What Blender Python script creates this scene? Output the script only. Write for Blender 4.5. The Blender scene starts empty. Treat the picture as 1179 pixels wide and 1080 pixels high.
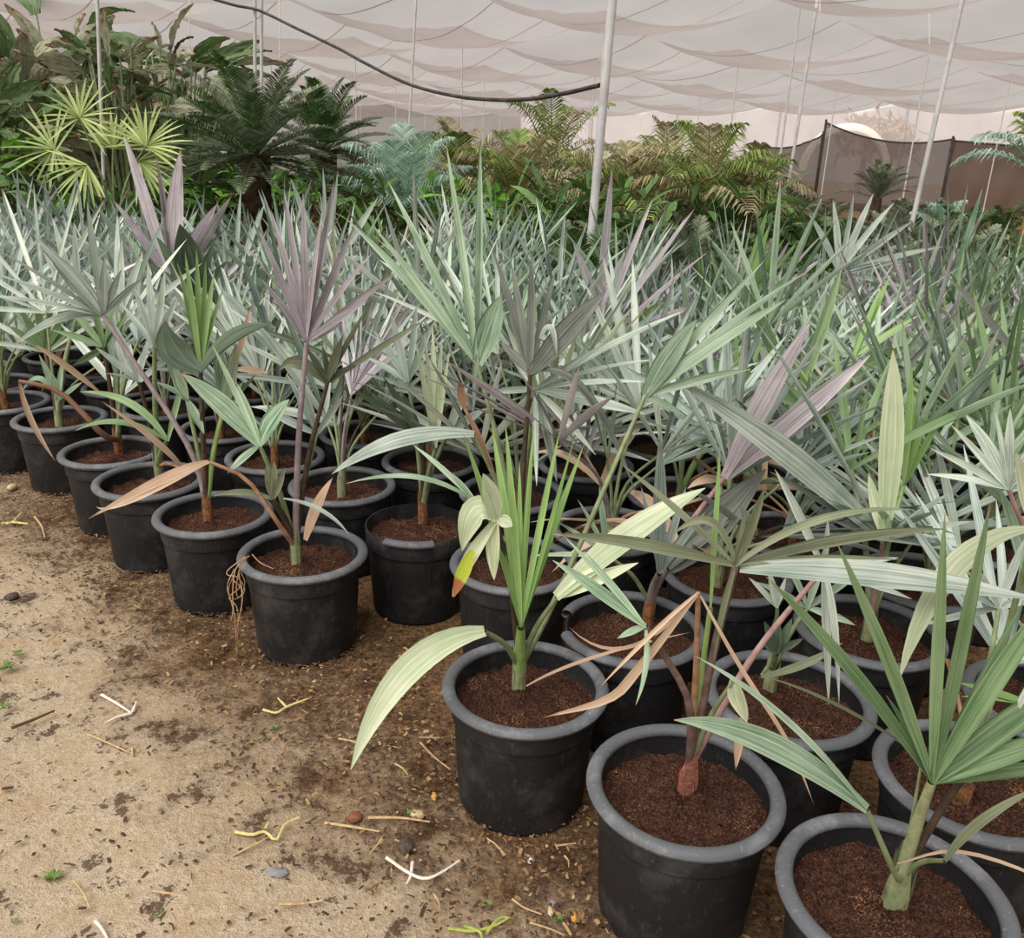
import bpy, math, random
import numpy as np
from math import radians, sin, cos, pi, sqrt
random.seed(7)
rng = np.random.default_rng(7)
scene = bpy.context.scene
COL = scene.collection

# ------------------------------------------------------------------ camera
FPX, PITCH, ROLL, CAMH = 1000.0, radians(20), radians(2), 1.6
CAM = np.array([0, 0, CAMH])
_R = np.array([1.0, 0, 0]); _U = np.array([0, sin(PITCH), cos(PITCH)]); _F = np.array([0, cos(PITCH), -sin(PITCH)])
CR = cos(ROLL)*_R + sin(ROLL)*_U
CU = -sin(ROLL)*_R + cos(ROLL)*_U
def ray(x, y):
    return (x-589.5)/FPX*CR + (540-y)/FPX*CU + _F
def at_y(x, y, Y):
    d = ray(x, y); return CAM + d*(Y/d[1])
def at_z(x, y, z):
    d = ray(x, y); return CAM + d*((z-CAMH)/d[2])
def depth(P):
    return float((np.asarray(P)-CAM) @ _F)
cam = bpy.data.cameras.new('camera'); camo = bpy.data.objects.new('camera', cam); COL.objects.link(camo)
cam.sensor_fit = 'HORIZONTAL'; cam.sensor_width = 36; cam.lens = 36*FPX/1179; cam.clip_end = 400; cam.clip_start = .02
from mathutils import Matrix
m = Matrix.Identity(4)
for r in range(3):
    m[r][0] = CR[r]; m[r][1] = CU[r]; m[r][2] = -_F[r]; m[r][3] = CAM[r]
camo.matrix_world = m
scene.camera = camo

# ------------------------------------------------------------------ helpers
def lin(c):
    return tuple((v/255/12.92 if v/255 <= .04045 else ((v/255+.055)/1.055)**2.4) for v in c) + (1,)
def nrm(v):
    v = np.asarray(v, float); n = np.linalg.norm(v); return v/n if n > 1e-9 else np.array([0, 0, 1.0])
class MB:
    def __init__(s): s.v = []; s.f = []; s.uv = []; s.n = 0
    def grid(s, V, UV=None, wrap=False):
        """V: (rows, cols, 3)"""
        r, c, _ = V.shape
        s.v.append(V.reshape(-1, 3))
        idx = np.arange(r*c).reshape(r, c) + s.n
        if wrap: idx = np.concatenate([idx, idx[:, :1]], 1)
        q = np.stack([idx[:-1, :-1], idx[:-1, 1:], idx[1:, 1:], idx[1:, :-1]], -1).reshape(-1, 4)
        s.f.append(q)
        if UV is None:
            a, b = np.meshgrid(np.linspace(0, 1, r), np.linspace(0, 1, c), indexing='ij'); UV = np.stack([b, a], -1)
        s.uv.append(UV.reshape(-1, 2)); s.n += r*c
    def build(s, name, mat, parent=None, smooth=False):
        me = s.mesh(name, mat, smooth); return link(name, me, parent)
    def mesh(s, name, mat, smooth=False):
        V = np.concatenate(s.v); Fq = np.concatenate(s.f); UV = np.concatenate(s.uv)
        me = bpy.data.meshes.new(name)
        me.vertices.add(len(V)); me.vertices.foreach_set('co', V.astype(np.float32).ravel())
        me.loops.add(Fq.size); me.polygons.add(len(Fq))
        me.polygons.foreach_set('loop_start', np.arange(0, Fq.size, 4, dtype=np.int32))
        me.loops.foreach_set('vertex_index', Fq.astype(np.int32).ravel())
        me.update(calc_edges=True)
        l = me.uv_layers.new(name='UVMap'); l.data.foreach_set('uv', UV[Fq.ravel()].astype(np.float32).ravel())
        if smooth: me.polygons.foreach_set('use_smooth', np.ones(len(Fq), bool))
        me.validate(); me.materials.append(mat); return me
def link(name, me, parent=None):
    o = bpy.data.objects.new(name, me); COL.objects.link(o)
    if parent is not None: o.parent = parent
    return o
def tag(o, label, cat, group=None, kind=None):
    if label: o['label'] = label
    if cat: o['category'] = cat
    if group: o['group'] = group
    if kind: o['kind'] = kind
    return o
def empty(name, loc, label, cat, group=None):
    o = bpy.data.objects.new(name, None); COL.objects.link(o); o.location = [float(a) for a in loc]
    o.empty_display_size = .1
    return tag(o, label, cat, group)
def catmull(P, n):
    P = np.asarray(P, float)
    if len(P) == 2:
        t = np.linspace(0, 1, n)[:, None]; return P[0]*(1-t)+P[1]*t
    Q = np.vstack([2*P[0]-P[1], P, 2*P[-1]-P[-2]])
    m = len(P)-1; out = []
    for u in np.linspace(0, m, n):
        i = min(int(u), m-1); t = u-i
        a, b, c, d = Q[i], Q[i+1], Q[i+2], Q[i+3]
        out.append(.5*((2*b)+(c-a)*t+(2*a-5*b+4*c-d)*t*t+(3*b-a-3*c+d)*t**3))
    return np.array(out)
def frames(C, N):
    T = np.gradient(C, axis=0); T /= np.linalg.norm(T, axis=1)[:, None]+1e-9
    N = np.broadcast_to(np.asarray(N, float), C.shape)
    S = np.cross(T, N); S /= np.linalg.norm(S, axis=1)[:, None]+1e-9
    M = np.cross(S, T)
    return T, S, M
def tube(mb, P, r, sides=6, n=10, flat=1.0, N=(.3, .9, .2)):
    C = catmull(P, n); T, S, M = frames(C, N)
    R = np.interp(np.linspace(0, 1, n), np.linspace(0, 1, len(r)), r) if hasattr(r, '__len__') else np.full(n, r)
    a = np.linspace(0, 2*pi, sides, endpoint=False)
    V = C[:, None]+R[:, None, None]*(np.cos(a)[None, :, None]*S[:, None]+flat*np.sin(a)[None, :, None]*M[:, None])
    mb.grid(V, wrap=True) if False else mb_wrap(mb, V)
def mb_wrap(mb, V):
    V = np.concatenate([V, V[:, :1]], 1); mb.grid(V)
def blade(mb, P, W, N, n=9, pleats=2, fold=.25, base=.3, peak=.45, tipw=.03, amp=.10):
    """one leaf segment along points P, full width W, face towards N"""
    C = catmull(P, n) if len(P) != 3 else bez(P, n)
    T, S, M = frames(C, N)
    t = np.linspace(0, 1, n)
    w = np.where(t < peak, base+(1-base)*np.sin(np.clip(t/peak, 0, 1)*pi/2), np.clip(1-((t-peak)/(1-peak))**1.9, 0, 1)*(1-tipw)+tipw)*W/2
    k = 2*pleats+1
    x = np.linspace(-1, 1, k)
    z = fold*np.abs(x) + amp*np.where(np.arange(k) % 2 == 0, 1, -1)
    V = C[:, None]+w[:, None, None]*(x[None, :, None]*S[:, None]+z[None, :, None]*M[:, None])
    uv = np.stack([np.broadcast_to(x*.5+.5, (n, k)), np.broadcast_to(t[:, None], (n, k))], -1)
    mb.grid(V, uv)
def bez(P, n):
    t = np.linspace(0, 1, n)[:, None]; a, b, c = [np.asarray(p, float) for p in P]
    return a*(1-t)**2+2*b*t*(1-t)+c*t*t
def lathe(mb, prof, n=48, wob=None):
    a = np.linspace(0, 2*pi, n+1)
    p = np.array(prof)
    V = np.stack([p[:, :1]*np.cos(a)[None], p[:, :1]*np.sin(a)[None], np.repeat(p[:, 1:], n+1, 1)], -1)
    mb.grid(V)

# ------------------------------------------------------------------ materials
MATS = {}
def newmat(name):
    m = bpy.data.materials.new(name); m.use_nodes = True; nt = m.node_tree; nt.nodes.clear(); MATS[name] = m
    out = nt.nodes.new('ShaderNodeOutputMaterial'); return m, nt, out
def nd(nt, t, **k):
    n = nt.nodes.new(t)
    for a, b in k.items(): setattr(n, a, b)
    return n
def mth(nt, op, a, b=None):
    n = nd(nt, 'ShaderNodeMath', operation=op)
    for i, v in enumerate((a, b)):
        if v is None: continue
        if isinstance(v, (int, float)): n.inputs[i].default_value = v
        else: nt.links.new(v, n.inputs[i])
    return n.outputs[0]
def mixc(nt, f, a, b):
    n = nd(nt, 'ShaderNodeMix', data_type='RGBA')
    for i, v in ((0, f), (6, a), (7, b)):
        if isinstance(v, (int, float, tuple)): n.inputs[i].default_value = v
        else: nt.links.new(v, n.inputs[i])
    return n.outputs[2]
def noise(nt, co, scale, detail=3, rough=.55):
    n = nd(nt, 'ShaderNodeTexNoise'); n.inputs['Scale'].default_value = scale; n.inputs['Detail'].default_value = detail; n.inputs['Roughness'].default_value = rough
    if co is not None: nt.links.new(co, n.inputs['Vector'])
    return n.outputs['Fac']
def ramp(nt, f, stops):
    n = nd(nt, 'ShaderNodeValToRGB'); e = n.color_ramp.elements
    while len(e) < len(stops): e.new(.5)
    for q, (p, c) in zip(e, stops): q.position = p; q.color = c if isinstance(c, tuple) else (c, c, c, 1)
    nt.links.new(f, n.inputs[0]); return n.outputs[0]
def leafmat(name, a, b, tip=None, trans=.22, stripes=4, rough=.5, tipstart=.93, blotch=.35):
    m, nt, out = newmat(name)
    uv = nd(nt, 'ShaderNodeUVMap').outputs[0]; sep = nd(nt, 'ShaderNodeSeparateXYZ'); nt.links.new(uv, sep.inputs[0])
    geo = nd(nt, 'ShaderNodeNewGeometry').outputs['Position']
    ri = nd(nt, 'ShaderNodeNewGeometry').outputs['Random Per Island']
    cb = nd(nt, 'ShaderNodeCombineXYZ'); nt.links.new(mth(nt, 'MULTIPLY', sep.outputs[0], 1.6*stripes), cb.inputs[0]); nt.links.new(mth(nt, 'MULTIPLY', sep.outputs[1], .7), cb.inputs[1]); nt.links.new(mth(nt, 'MULTIPLY', ri, 91), cb.inputs[2])
    st = noise(nt, cb.outputs[0], 1.6, 4, .7)
    n2 = noise(nt, geo, 9, 2)
    f = mth(nt, 'ADD', mth(nt, 'MULTIPLY', mth(nt, 'SUBTRACT', st, .35), 3.0), mth(nt, 'MULTIPLY', mth(nt, 'SUBTRACT', n2, .5), .9))
    f = mth(nt, 'ADD', f, mth(nt, 'MULTIPLY', mth(nt, 'SUBTRACT', ri, .5), .7))
    f = mth(nt, 'MINIMUM', mth(nt, 'MAXIMUM', f, 0), 1)
    c = mixc(nt, f, lin(a), lin(b))
    if tip is not None:
        tn = noise(nt, geo, 14, 2)
        t = mth(nt, 'ADD', sep.outputs[1], mth(nt, 'MULTIPLY', mth(nt, 'SUBTRACT', tn, .5), .25))
        t = ramp(nt, t, [(tipstart, 0.), (min(1, tipstart+.05), 1.)])
        c = mixc(nt, t, c, lin(tip))
    oi = nd(nt, 'ShaderNodeObjectInfo').outputs['Random']
    hs = nd(nt, 'ShaderNodeHueSaturation'); nt.links.new(c, hs.inputs['Color'])
    v = nd(nt, 'ShaderNodeMapRange'); nt.links.new(oi, v.inputs[0]); v.inputs[3].default_value = .78; v.inputs[4].default_value = 1.2; nt.links.new(mth(nt, 'MULTIPLY', v.outputs[0], mth(nt, 'ADD', mth(nt, 'MULTIPLY', ri, .4), .8)), hs.inputs['Value'])
    p = nd(nt, 'ShaderNodeBsdfPrincipled'); p.inputs['Roughness'].default_value = rough; p.inputs['Specular IOR Level'].default_value = .35
    nt.links.new(hs.outputs[0], p.inputs['Base Color'])
    t = nd(nt, 'ShaderNodeBsdfTranslucent'); nt.links.new(hs.outputs[0], t.inputs[0])
    mx = nd(nt, 'ShaderNodeMixShader'); mx.inputs[0].default_value = trans
    nt.links.new(p.outputs[0], mx.inputs[1]); nt.links.new(t.outputs[0], mx.inputs[2]); nt.links.new(mx.outputs[0], out.inputs[0]); return m
TAN = (186, 160, 128)
leafmat('silver', (112, 136, 122), (216, 227, 215), TAN, tipstart=.965)
leafmat('silvergreen', (84, 120, 90), (188, 211, 184), TAN, tipstart=.965)
leafmat('bluegrey', (94, 116, 110), (192, 208, 200), TAN, tipstart=.97)
leafmat('purple', (118, 112, 120), (202, 196, 202), (150, 124, 114), tipstart=.965)
leafmat('green', (84, 120, 76), (152, 180, 134), TAN, tipstart=.965)
leafmat('lime', (104, 150, 76), (174, 206, 138), (150, 170, 90), trans=.3)
leafmat('pale', (160, 184, 142), (222, 228, 200), (200, 190, 140), trans=.3, tipstart=.965)
leafmat('olive', (86, 96, 70), (146, 154, 126), TAN, tipstart=.965)
leafmat('dark', (50, 66, 50), (92, 110, 88), None)
leafmat('darkgrey', (72, 80, 74), (144, 150, 142), None)
leafmat('tan', (162, 134, 110), (212, 189, 163), (150, 116, 90), trans=.15, rough=.8)
leafmat('brown', (104, 78, 60), (158, 124, 98), None, trans=.1, rough=.8)
leafmat('yellowtip', (150, 166, 44), (190, 196, 80), (150, 98, 56), tipstart=.62)
leafmat('cycad', (46, 72, 36), (92, 120, 66), None, trans=.15, rough=.35)
leafmat('cycadgrey', (72, 90, 66), (146, 158, 128), None, trans=.15, rough=.35)
leafmat('areca', (84, 112, 48), (154, 172, 96), (176, 152, 96), tipstart=.9)
leafmat('arecadry', (132, 126, 90), (192, 184, 146), (176, 146, 106))
leafmat('teal', (126, 166, 146), (192, 214, 194), None)
leafmat('yellowgreen', (136, 160, 84), (200, 212, 146), (190, 180, 120))
leafmat('strelitzia', (58, 86, 44), (124, 148, 100), (150, 126, 94), stripes=9, tipstart=.9)
leafmat('strelitziagrey', (116, 124, 98), (192, 192, 164), (170, 146, 118), stripes=9, tipstart=.8)
leafmat('bright', (84, 146, 40), (146, 200, 84), None, trans=.35)
leafmat('midgreen', (54, 92, 42), (108, 144, 78), None)
def plain(name, a, b=None, scale=20, rough=.7, bump=0, bscale=60, spec=.3, thr=(.4, .65), metal=0):
    m, nt, out = newmat(name)
    co = nd(nt, 'ShaderNodeTexCoord').outputs['Object']
    p = nd(nt, 'ShaderNodeBsdfPrincipled'); p.inputs['Roughness'].default_value = rough; p.inputs['Specular IOR Level'].default_value = spec; p.inputs['Metallic'].default_value = metal
    if b is None: p.inputs['Base Color'].default_value = lin(a)
    else:
        f = ramp(nt, noise(nt, co, scale, 5, .6), [(thr[0], 0.), (thr[1], 1.)]); nt.links.new(mixc(nt, f, lin(a), lin(b)), p.inputs['Base Color'])
    if bump:
        bn = nd(nt, 'ShaderNodeBump'); bn.inputs['Strength'].default_value = bump; bn.inputs['Distance'].default_value = .01
        nt.links.new(noise(nt, co, bscale, 4), bn.inputs['Height']); nt.links.new(bn.outputs[0], p.inputs['Normal'])
    nt.links.new(p.outputs[0], out.inputs[0]); return m
plain('stemfibre', (158, 108, 70), (104, 76, 54), 40, .9, .6, 90)
plain('stemred', (166, 104, 86), (120, 82, 68), 40, .8, .5, 90)
plain('stemgreen', (160, 166, 126), (126, 136, 98), 30, .6)
plain('petgreen', (146, 160, 122), (118, 134, 96), 30, .5)
plain('petlime', (156, 186, 116), (132, 164, 92), 30, .5)
plain('petpurple', (134, 112, 106), (100, 80, 78), 30, .5)
plain('petpink', (184, 150, 146), (154, 122, 120), 30, .5)
plain('petlav', (158, 146, 150), (134, 122, 126), 30, .5)
plain('petdark', (66, 54, 46), (92, 76, 62), 30, .5)
plain('pettan', (182, 146, 116), (150, 112, 86), 30, .8)
plain('petorange', (176, 130, 60), (150, 110, 50), 30, .7)
plain('trunk', (84, 68, 54), (50, 40, 32), 14, .95, 1, 30)
plain('metal', (206, 207, 208), (182, 182, 182), 6, .45, spec=.5)
plain('pipeblack', (58, 55, 54), (80, 76, 74), 8, .6)
plain('stonegrey', (140, 142, 146), (120, 122, 126), 60, .8)
plain('stonedark', (92, 82, 74), (66, 58, 52), 60, .95, .6, 120)
plain('stonetan', (206, 184, 150), (176, 150, 116), 60, .9)
plain('stoneamber', (214, 164, 80), (190, 140, 60), 60, .7)
plain('stonered', (140, 90, 70), (116, 70, 54), 60, .9)
plain('twigwhite', (232, 226, 214), (206, 198, 184), 60, .8)
plain('straw', (204, 178, 134), (170, 142, 102), 60, .85)
plain('twigdark', (70, 56, 46), (96, 78, 62), 60, .9)
plain('rootyellow', (218, 210, 142), (192, 182, 116), 60, .8)
plain('rootgreen', (176, 182, 96), (140, 156, 74), 60, .8)
plain('weed', (116, 140, 76), (84, 112, 52), 60, .7)
plain('dryroot', (196, 164, 130), (150, 116, 88), 40, .9)
plain('sack', (226, 228, 234), (190, 194, 204), 8, .6)
# black plastic pot: dusty scuffs
def potmat(name, a, dust, amt, rough):
    m, nt, out = newmat(name)
    co = nd(nt, 'ShaderNodeTexCoord').outputs['Object']
    oi = nd(nt, 'ShaderNodeObjectInfo').outputs['Random']
    mp = nd(nt, 'ShaderNodeMapping'); nt.links.new(co, mp.inputs[0]); cb = nd(nt, 'ShaderNodeCombineXYZ')
    for i in range(3): nt.links.new(mth(nt, 'MULTIPLY', oi, 37+i*11), cb.inputs[i])
    nt.links.new(cb.outputs[0], mp.inputs['Location'])
    f1 = ramp(nt, noise(nt, mp.outputs[0], 7, 6, .7), [(.5, 0.), (.8, 1.)])
    mp2 = nd(nt, 'ShaderNodeMapping'); nt.links.new(mp.outputs[0], mp2.inputs[0]); mp2.inputs['Scale'].default_value = (1, 1, .35)
    f2 = ramp(nt, noise(nt, mp2.outputs[0], 120, 3, .6), [(.6, 0.), (.8, 1.)])
    f = mth(nt, 'MULTIPLY', mth(nt, 'ADD', f1, mth(nt, 'MULTIPLY', f2, .8)), amt)
    p = nd(nt, 'ShaderNodeBsdfPrincipled'); p.inputs['Roughness'].default_value = rough; p.inputs['Specular IOR Level'].default_value = .3
    nt.links.new(mixc(nt, f, lin(a), lin(dust)), p.inputs['Base Color'])
    bn = nd(nt, 'ShaderNodeBump'); bn.inputs['Strength'].default_value = .25; bn.inputs['Distance'].default_value = .004
    nt.links.new(noise(nt, mp.outputs[0], 150, 3), bn.inputs['Height']); nt.links.new(bn.outputs[0], p.inputs['Normal'])
    nt.links.new(p.outputs[0], out.inputs[0])
potmat('pot', (34, 35, 37), (112, 112, 112), .42, .6)
potmat('rim', (96, 100, 105), (174, 178, 182), .6, .5)
def soilmat():
    m, nt, out = newmat('soil')
    co = nd(nt, 'ShaderNodeTexCoord').outputs['Object']; oi = nd(nt, 'ShaderNodeObjectInfo').outputs['Random']
    mp = nd(nt, 'ShaderNodeMapping'); nt.links.new(co, mp.inputs[0]); cb = nd(nt, 'ShaderNodeCombineXYZ')
    for i in range(3): nt.links.new(mth(nt, 'MULTIPLY', oi, 23+i*7), cb.inputs[i])
    nt.links.new(cb.outputs[0], mp.inputs['Location']); co = mp.outputs[0]
    c = mixc(nt, ramp(nt, noise(nt, co, 130, 4, .7), [(.35, 0.), (.7, 1.)]), lin((38, 25, 22)), lin((98, 66, 55)))
    big = ramp(nt, noise(nt, co, 9, 3), [(.52, 0.), (.72, 1.)])
    fl = ramp(nt, noise(nt, co, 210, 2, .8), [(.55, 0.), (.61, 1.)])
    c = mixc(nt, mth(nt, 'MULTIPLY', fl, mth(nt, 'ADD', mth(nt, 'MULTIPLY', big, .8), .22)), c, lin((190, 146, 106)))
    p = nd(nt, 'ShaderNodeBsdfPrincipled'); p.inputs['Roughness'].default_value = .95; p.inputs['Specular IOR Level'].default_value = .1
    nt.links.new(c, p.inputs['Base Color'])
    bn = nd(nt, 'ShaderNodeBump'); bn.inputs['Strength'].default_value = .9; bn.inputs['Distance'].default_value = .012
    nt.links.new(noise(nt, co, 110, 5, .7), bn.inputs['Height']); nt.links.new(bn.outputs[0], p.inputs['Normal'])
    nt.links.new(p.outputs[0], out.inputs[0])
soilmat()
def groundmat():
    m, nt, out = newmat('ground')
    pos = nd(nt, 'ShaderNodeNewGeometry').outputs['Position']
    dt = nd(nt, 'ShaderNodeVectorMath', operation='DOT_PRODUCT'); nt.links.new(pos, dt.inputs[0]); dt.inputs[1].default_value = (.704, .71, 0)
    t = mth(nt, 'SUBTRACT', dt.outputs['Value'], .704*.735+.71*1.215)          # metres behind the front row of pots
    n1 = noise(nt, pos, 1.5, 5, .6); n2 = noise(nt, pos, 7, 5, .65); n3 = noise(nt, pos, 60, 4, .7); n4 = noise(nt, pos, 200, 3, .7)
    w = mth(nt, 'ADD', t, mth(nt, 'MULTIPLY', mth(nt, 'SUBTRACT', n1, .5), 1.3))
    w = mth(nt, 'ADD', w, mth(nt, 'MULTIPLY', mth(nt, 'SUBTRACT', n2, .5), .9))
    damp = ramp(nt, mth(nt, 'ADD', mth(nt, 'MULTIPLY', w, .8), .75), [(.22, 0.), (.62, 1.)])
    dry = mixc(nt, ramp(nt, n3, [(.3, 0.), (.7, 1.)]), lin((176, 158, 132)), lin((224, 210, 187)))
    dry = mixc(nt, ramp(nt, n2, [(.35, .6), (.6, 0.)]), dry, lin((188, 162, 126)))
    wet = mixc(nt, ramp(nt, n3, [(.35, 0.), (.68, 1.)]), lin((74, 54, 38)), lin((160, 128, 92)))
    c = mixc(nt, damp, dry, wet)
    sp = ramp(nt, mth(nt, 'MULTIPLY', n3, ramp(nt, n2, [(.48, .6), (.66, 1.25)])), [(.5, 0.), (.57, 1.)])
    c = mixc(nt, mth(nt, 'MULTIPLY', sp, .85), c, lin((84, 62, 46)))
    c = mixc(nt, ramp(nt, n4, [(.62, 0.), (.75, .5)]), c, lin((232, 214, 184)))
    c = mixc(nt, ramp(nt, n4, [(.3, .45), (.42, 0.)]), c, lin((90, 68, 48)))
    p = nd(nt, 'ShaderNodeBsdfPrincipled'); p.inputs['Roughness'].default_value = .95; p.inputs['Specular IOR Level'].default_value = .1
    nt.links.new(c, p.inputs['Base Color'])
    bn = nd(nt, 'ShaderNodeBump'); bn.inputs['Strength'].default_value = .8; bn.inputs['Distance'].default_value = .02
    nt.links.new(mth(nt, 'ADD', n3, mth(nt, 'MULTIPLY', n4, .5)), bn.inputs['Height']); nt.links.new(bn.outputs[0], p.inputs['Normal'])
    nt.links.new(p.outputs[0], out.inputs[0])
groundmat()
def mulchmat():
    m, nt, out = newmat('mulch')
    pos = nd(nt, 'ShaderNodeUVMap').outputs[0]
    sep = nd(nt, 'ShaderNodeSeparateXYZ'); nt.links.new(pos, sep.inputs[0])
    c = ramp(nt, sep.outputs[0], [(0, lin((70, 52, 38))), (.45, lin((112, 84, 60))), (.75, lin((150, 118, 82))), (1, lin((184, 152, 110)))])
    p = nd(nt, 'ShaderNodeBsdfPrincipled'); p.inputs['Roughness'].default_value = .95; nt.links.new(c, p.inputs['Base Color']); nt.links.new(p.outputs[0], out.inputs[0])
mulchmat()
def clothmat(name, col, transp, transl, seam=0, seamcol=(100, 88, 84)):
    m, nt, out = newmat(name)
    uv = nd(nt, 'ShaderNodeUVMap').outputs[0]; sep = nd(nt, 'ShaderNodeSeparateXYZ'); nt.links.new(uv, sep.inputs[0])
    c = lin(col)
    geo = nd(nt, 'ShaderNodeNewGeometry').outputs['Position']
    c = mixc(nt, ramp(nt, noise(nt, geo, .6, 3), [(.3, 0.), (.7, 1.)]), c, lin(tuple(v*.9 for v in col)))
    tr = transp
    tb = nd(nt, 'ShaderNodeBsdfTransparent')
    if seam:
        w = mth(nt, 'ADD', sep.outputs[1], mth(nt, 'MULTIPLY', noise(nt, geo, .5, 2), .05))
        f = mth(nt, 'FRACT', mth(nt, 'MULTIPLY', w, seam)); f = mth(nt, 'LESS_THAN', f, .022)
        c = mixc(nt, f, c, lin(seamcol))
        tcol = mixc(nt, f, (.95, .90, .87, 1), (.55, .5, .48, 1)); nt.links.new(tcol, tb.inputs[0])
    else: tb.inputs[0].default_value = (1, .96, .93, 1)
    d = nd(nt, 'ShaderNodeBsdfDiffuse'); t = nd(nt, 'ShaderNodeBsdfTranslucent')
    for q in (d, t): nt.links.new(c, q.inputs[0]) if not isinstance(c, tuple) else None
    m1 = nd(nt, 'ShaderNodeMixShader'); m1.inputs[0].default_value = transl; nt.links.new(d.outputs[0], m1.inputs[1]); nt.links.new(t.outputs[0], m1.inputs[2])
    m2 = nd(nt, 'ShaderNodeMixShader'); m2.inputs[0].default_value = transp; nt.links.new(m1.outputs[0], m2.inputs[1]); nt.links.new(tb.outputs[0], m2.inputs[2])
    nt.links.new(m2.outputs[0], out.inputs[0])
clothmat('shadecloth', (136, 128, 124), .28, .44, 3.5)
clothmat('wallfilm', (236, 228, 224), .25, .5)
clothmat('darknet', (84, 74, 72), .22, .3)
clothmat('browntarp', (112, 92, 80), .06, .4)
clothmat('greyfilm', (190, 186, 186), .15, .5)

# ------------------------------------------------------------------ light
w = bpy.data.worlds.new('world'); scene.world = w; w.use_nodes = True
bg = w.node_tree.nodes['Background']; bg.inputs[0].default_value = (.95, .975, 1, 1); bg.inputs[1].default_value = .62
sun = bpy.data.lights.new('sun', 'SUN'); sun.energy = 9.0; sun.angle = radians(58); sun.color = (1, .985, .96)
so = bpy.data.objects.new('sun', sun); COL.objects.link(so); so.rotation_euler = (radians(26), radians(-24), 0)
vs = scene.view_settings; vs.view_transform = 'Standard'; vs.look = 'None'; vs.gamma = 1; vs.exposure = .6; vs.use_curve_mapping = False
scene.cycles.max_bounces = 6; scene.cycles.diffuse_bounces = 3; scene.cycles.transparent_max_bounces = 12

# ------------------------------------------------------------------ pots
POTH = .34
def pot_meshes():
    b = MB()
    for pr in ([(.02, .004), (.158, .004), (.162, .0), (.165, .008), (.1805, .255)], [(.1805, .255), (.1860, .259), (.1868, .262)], [(.1868, .262), (.1895, .326), (.184, .327)], [(.184, .327), (.181, .26), (.150, .02), (.02, .02)]): lathe(b, pr, 56)
    pot = b.mesh('pot', MATS['pot'], True)
    def rim(a0, a1, n):
        q = MB(); c = np.linspace(0, 2*pi, 13); a = np.linspace(a0, a1, n)
        rr = .195+.0170*np.cos(c)[None]*np.ones((n, 1)); zz = .329+.0135*np.sin(c)[None]*np.ones((n, 1))
        q.grid(np.stack([rr*np.cos(a)[:, None], rr*np.sin(a)[:, None], zz], -1)); return q.mesh('rim', MATS['rim'], True)
    return pot, rim(0, 2*pi, 65), rim(radians(-118), radians(-68), 12), rim(radians(-165), radians(160), 60)
POT, RIM, RIMBIT, RIMCUT = pot_meshes()
import math
def set_sharp(me, ang=40):
    pass
SOILS = []
for k in range(4):
    b = MB(); nr, na = 44, 110
    R = np.linspace(0.001, .182, nr)[:, None]; A = np.linspace(0, 2*pi, na+1)[None]
    ph = rng.uniform(0, 6, 6)
    X = R*np.cos(A); Y = R*np.sin(A)
    Z = np.random.default_rng(k+3).normal(0, .0022, (nr, 1))*0+.275+.0022*np.random.default_rng(k+5).normal(0, 1, (nr, na+1))*np.append(np.ones(na), 0)[None]+.006*np.sin(X*40+ph[0])*np.cos(Y*36+ph[1])+.004*np.sin(X*95+ph[2]+Y*50)+.003*np.sin(Y*120+ph[3]-X*70)+.014*np.exp(-(R/.06)**2)
    b.grid(np.stack([X, Y, Z*np.ones_like(X)], -1)); SOILS.append(b.mesh('soil', MATS['soil'], True))

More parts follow.
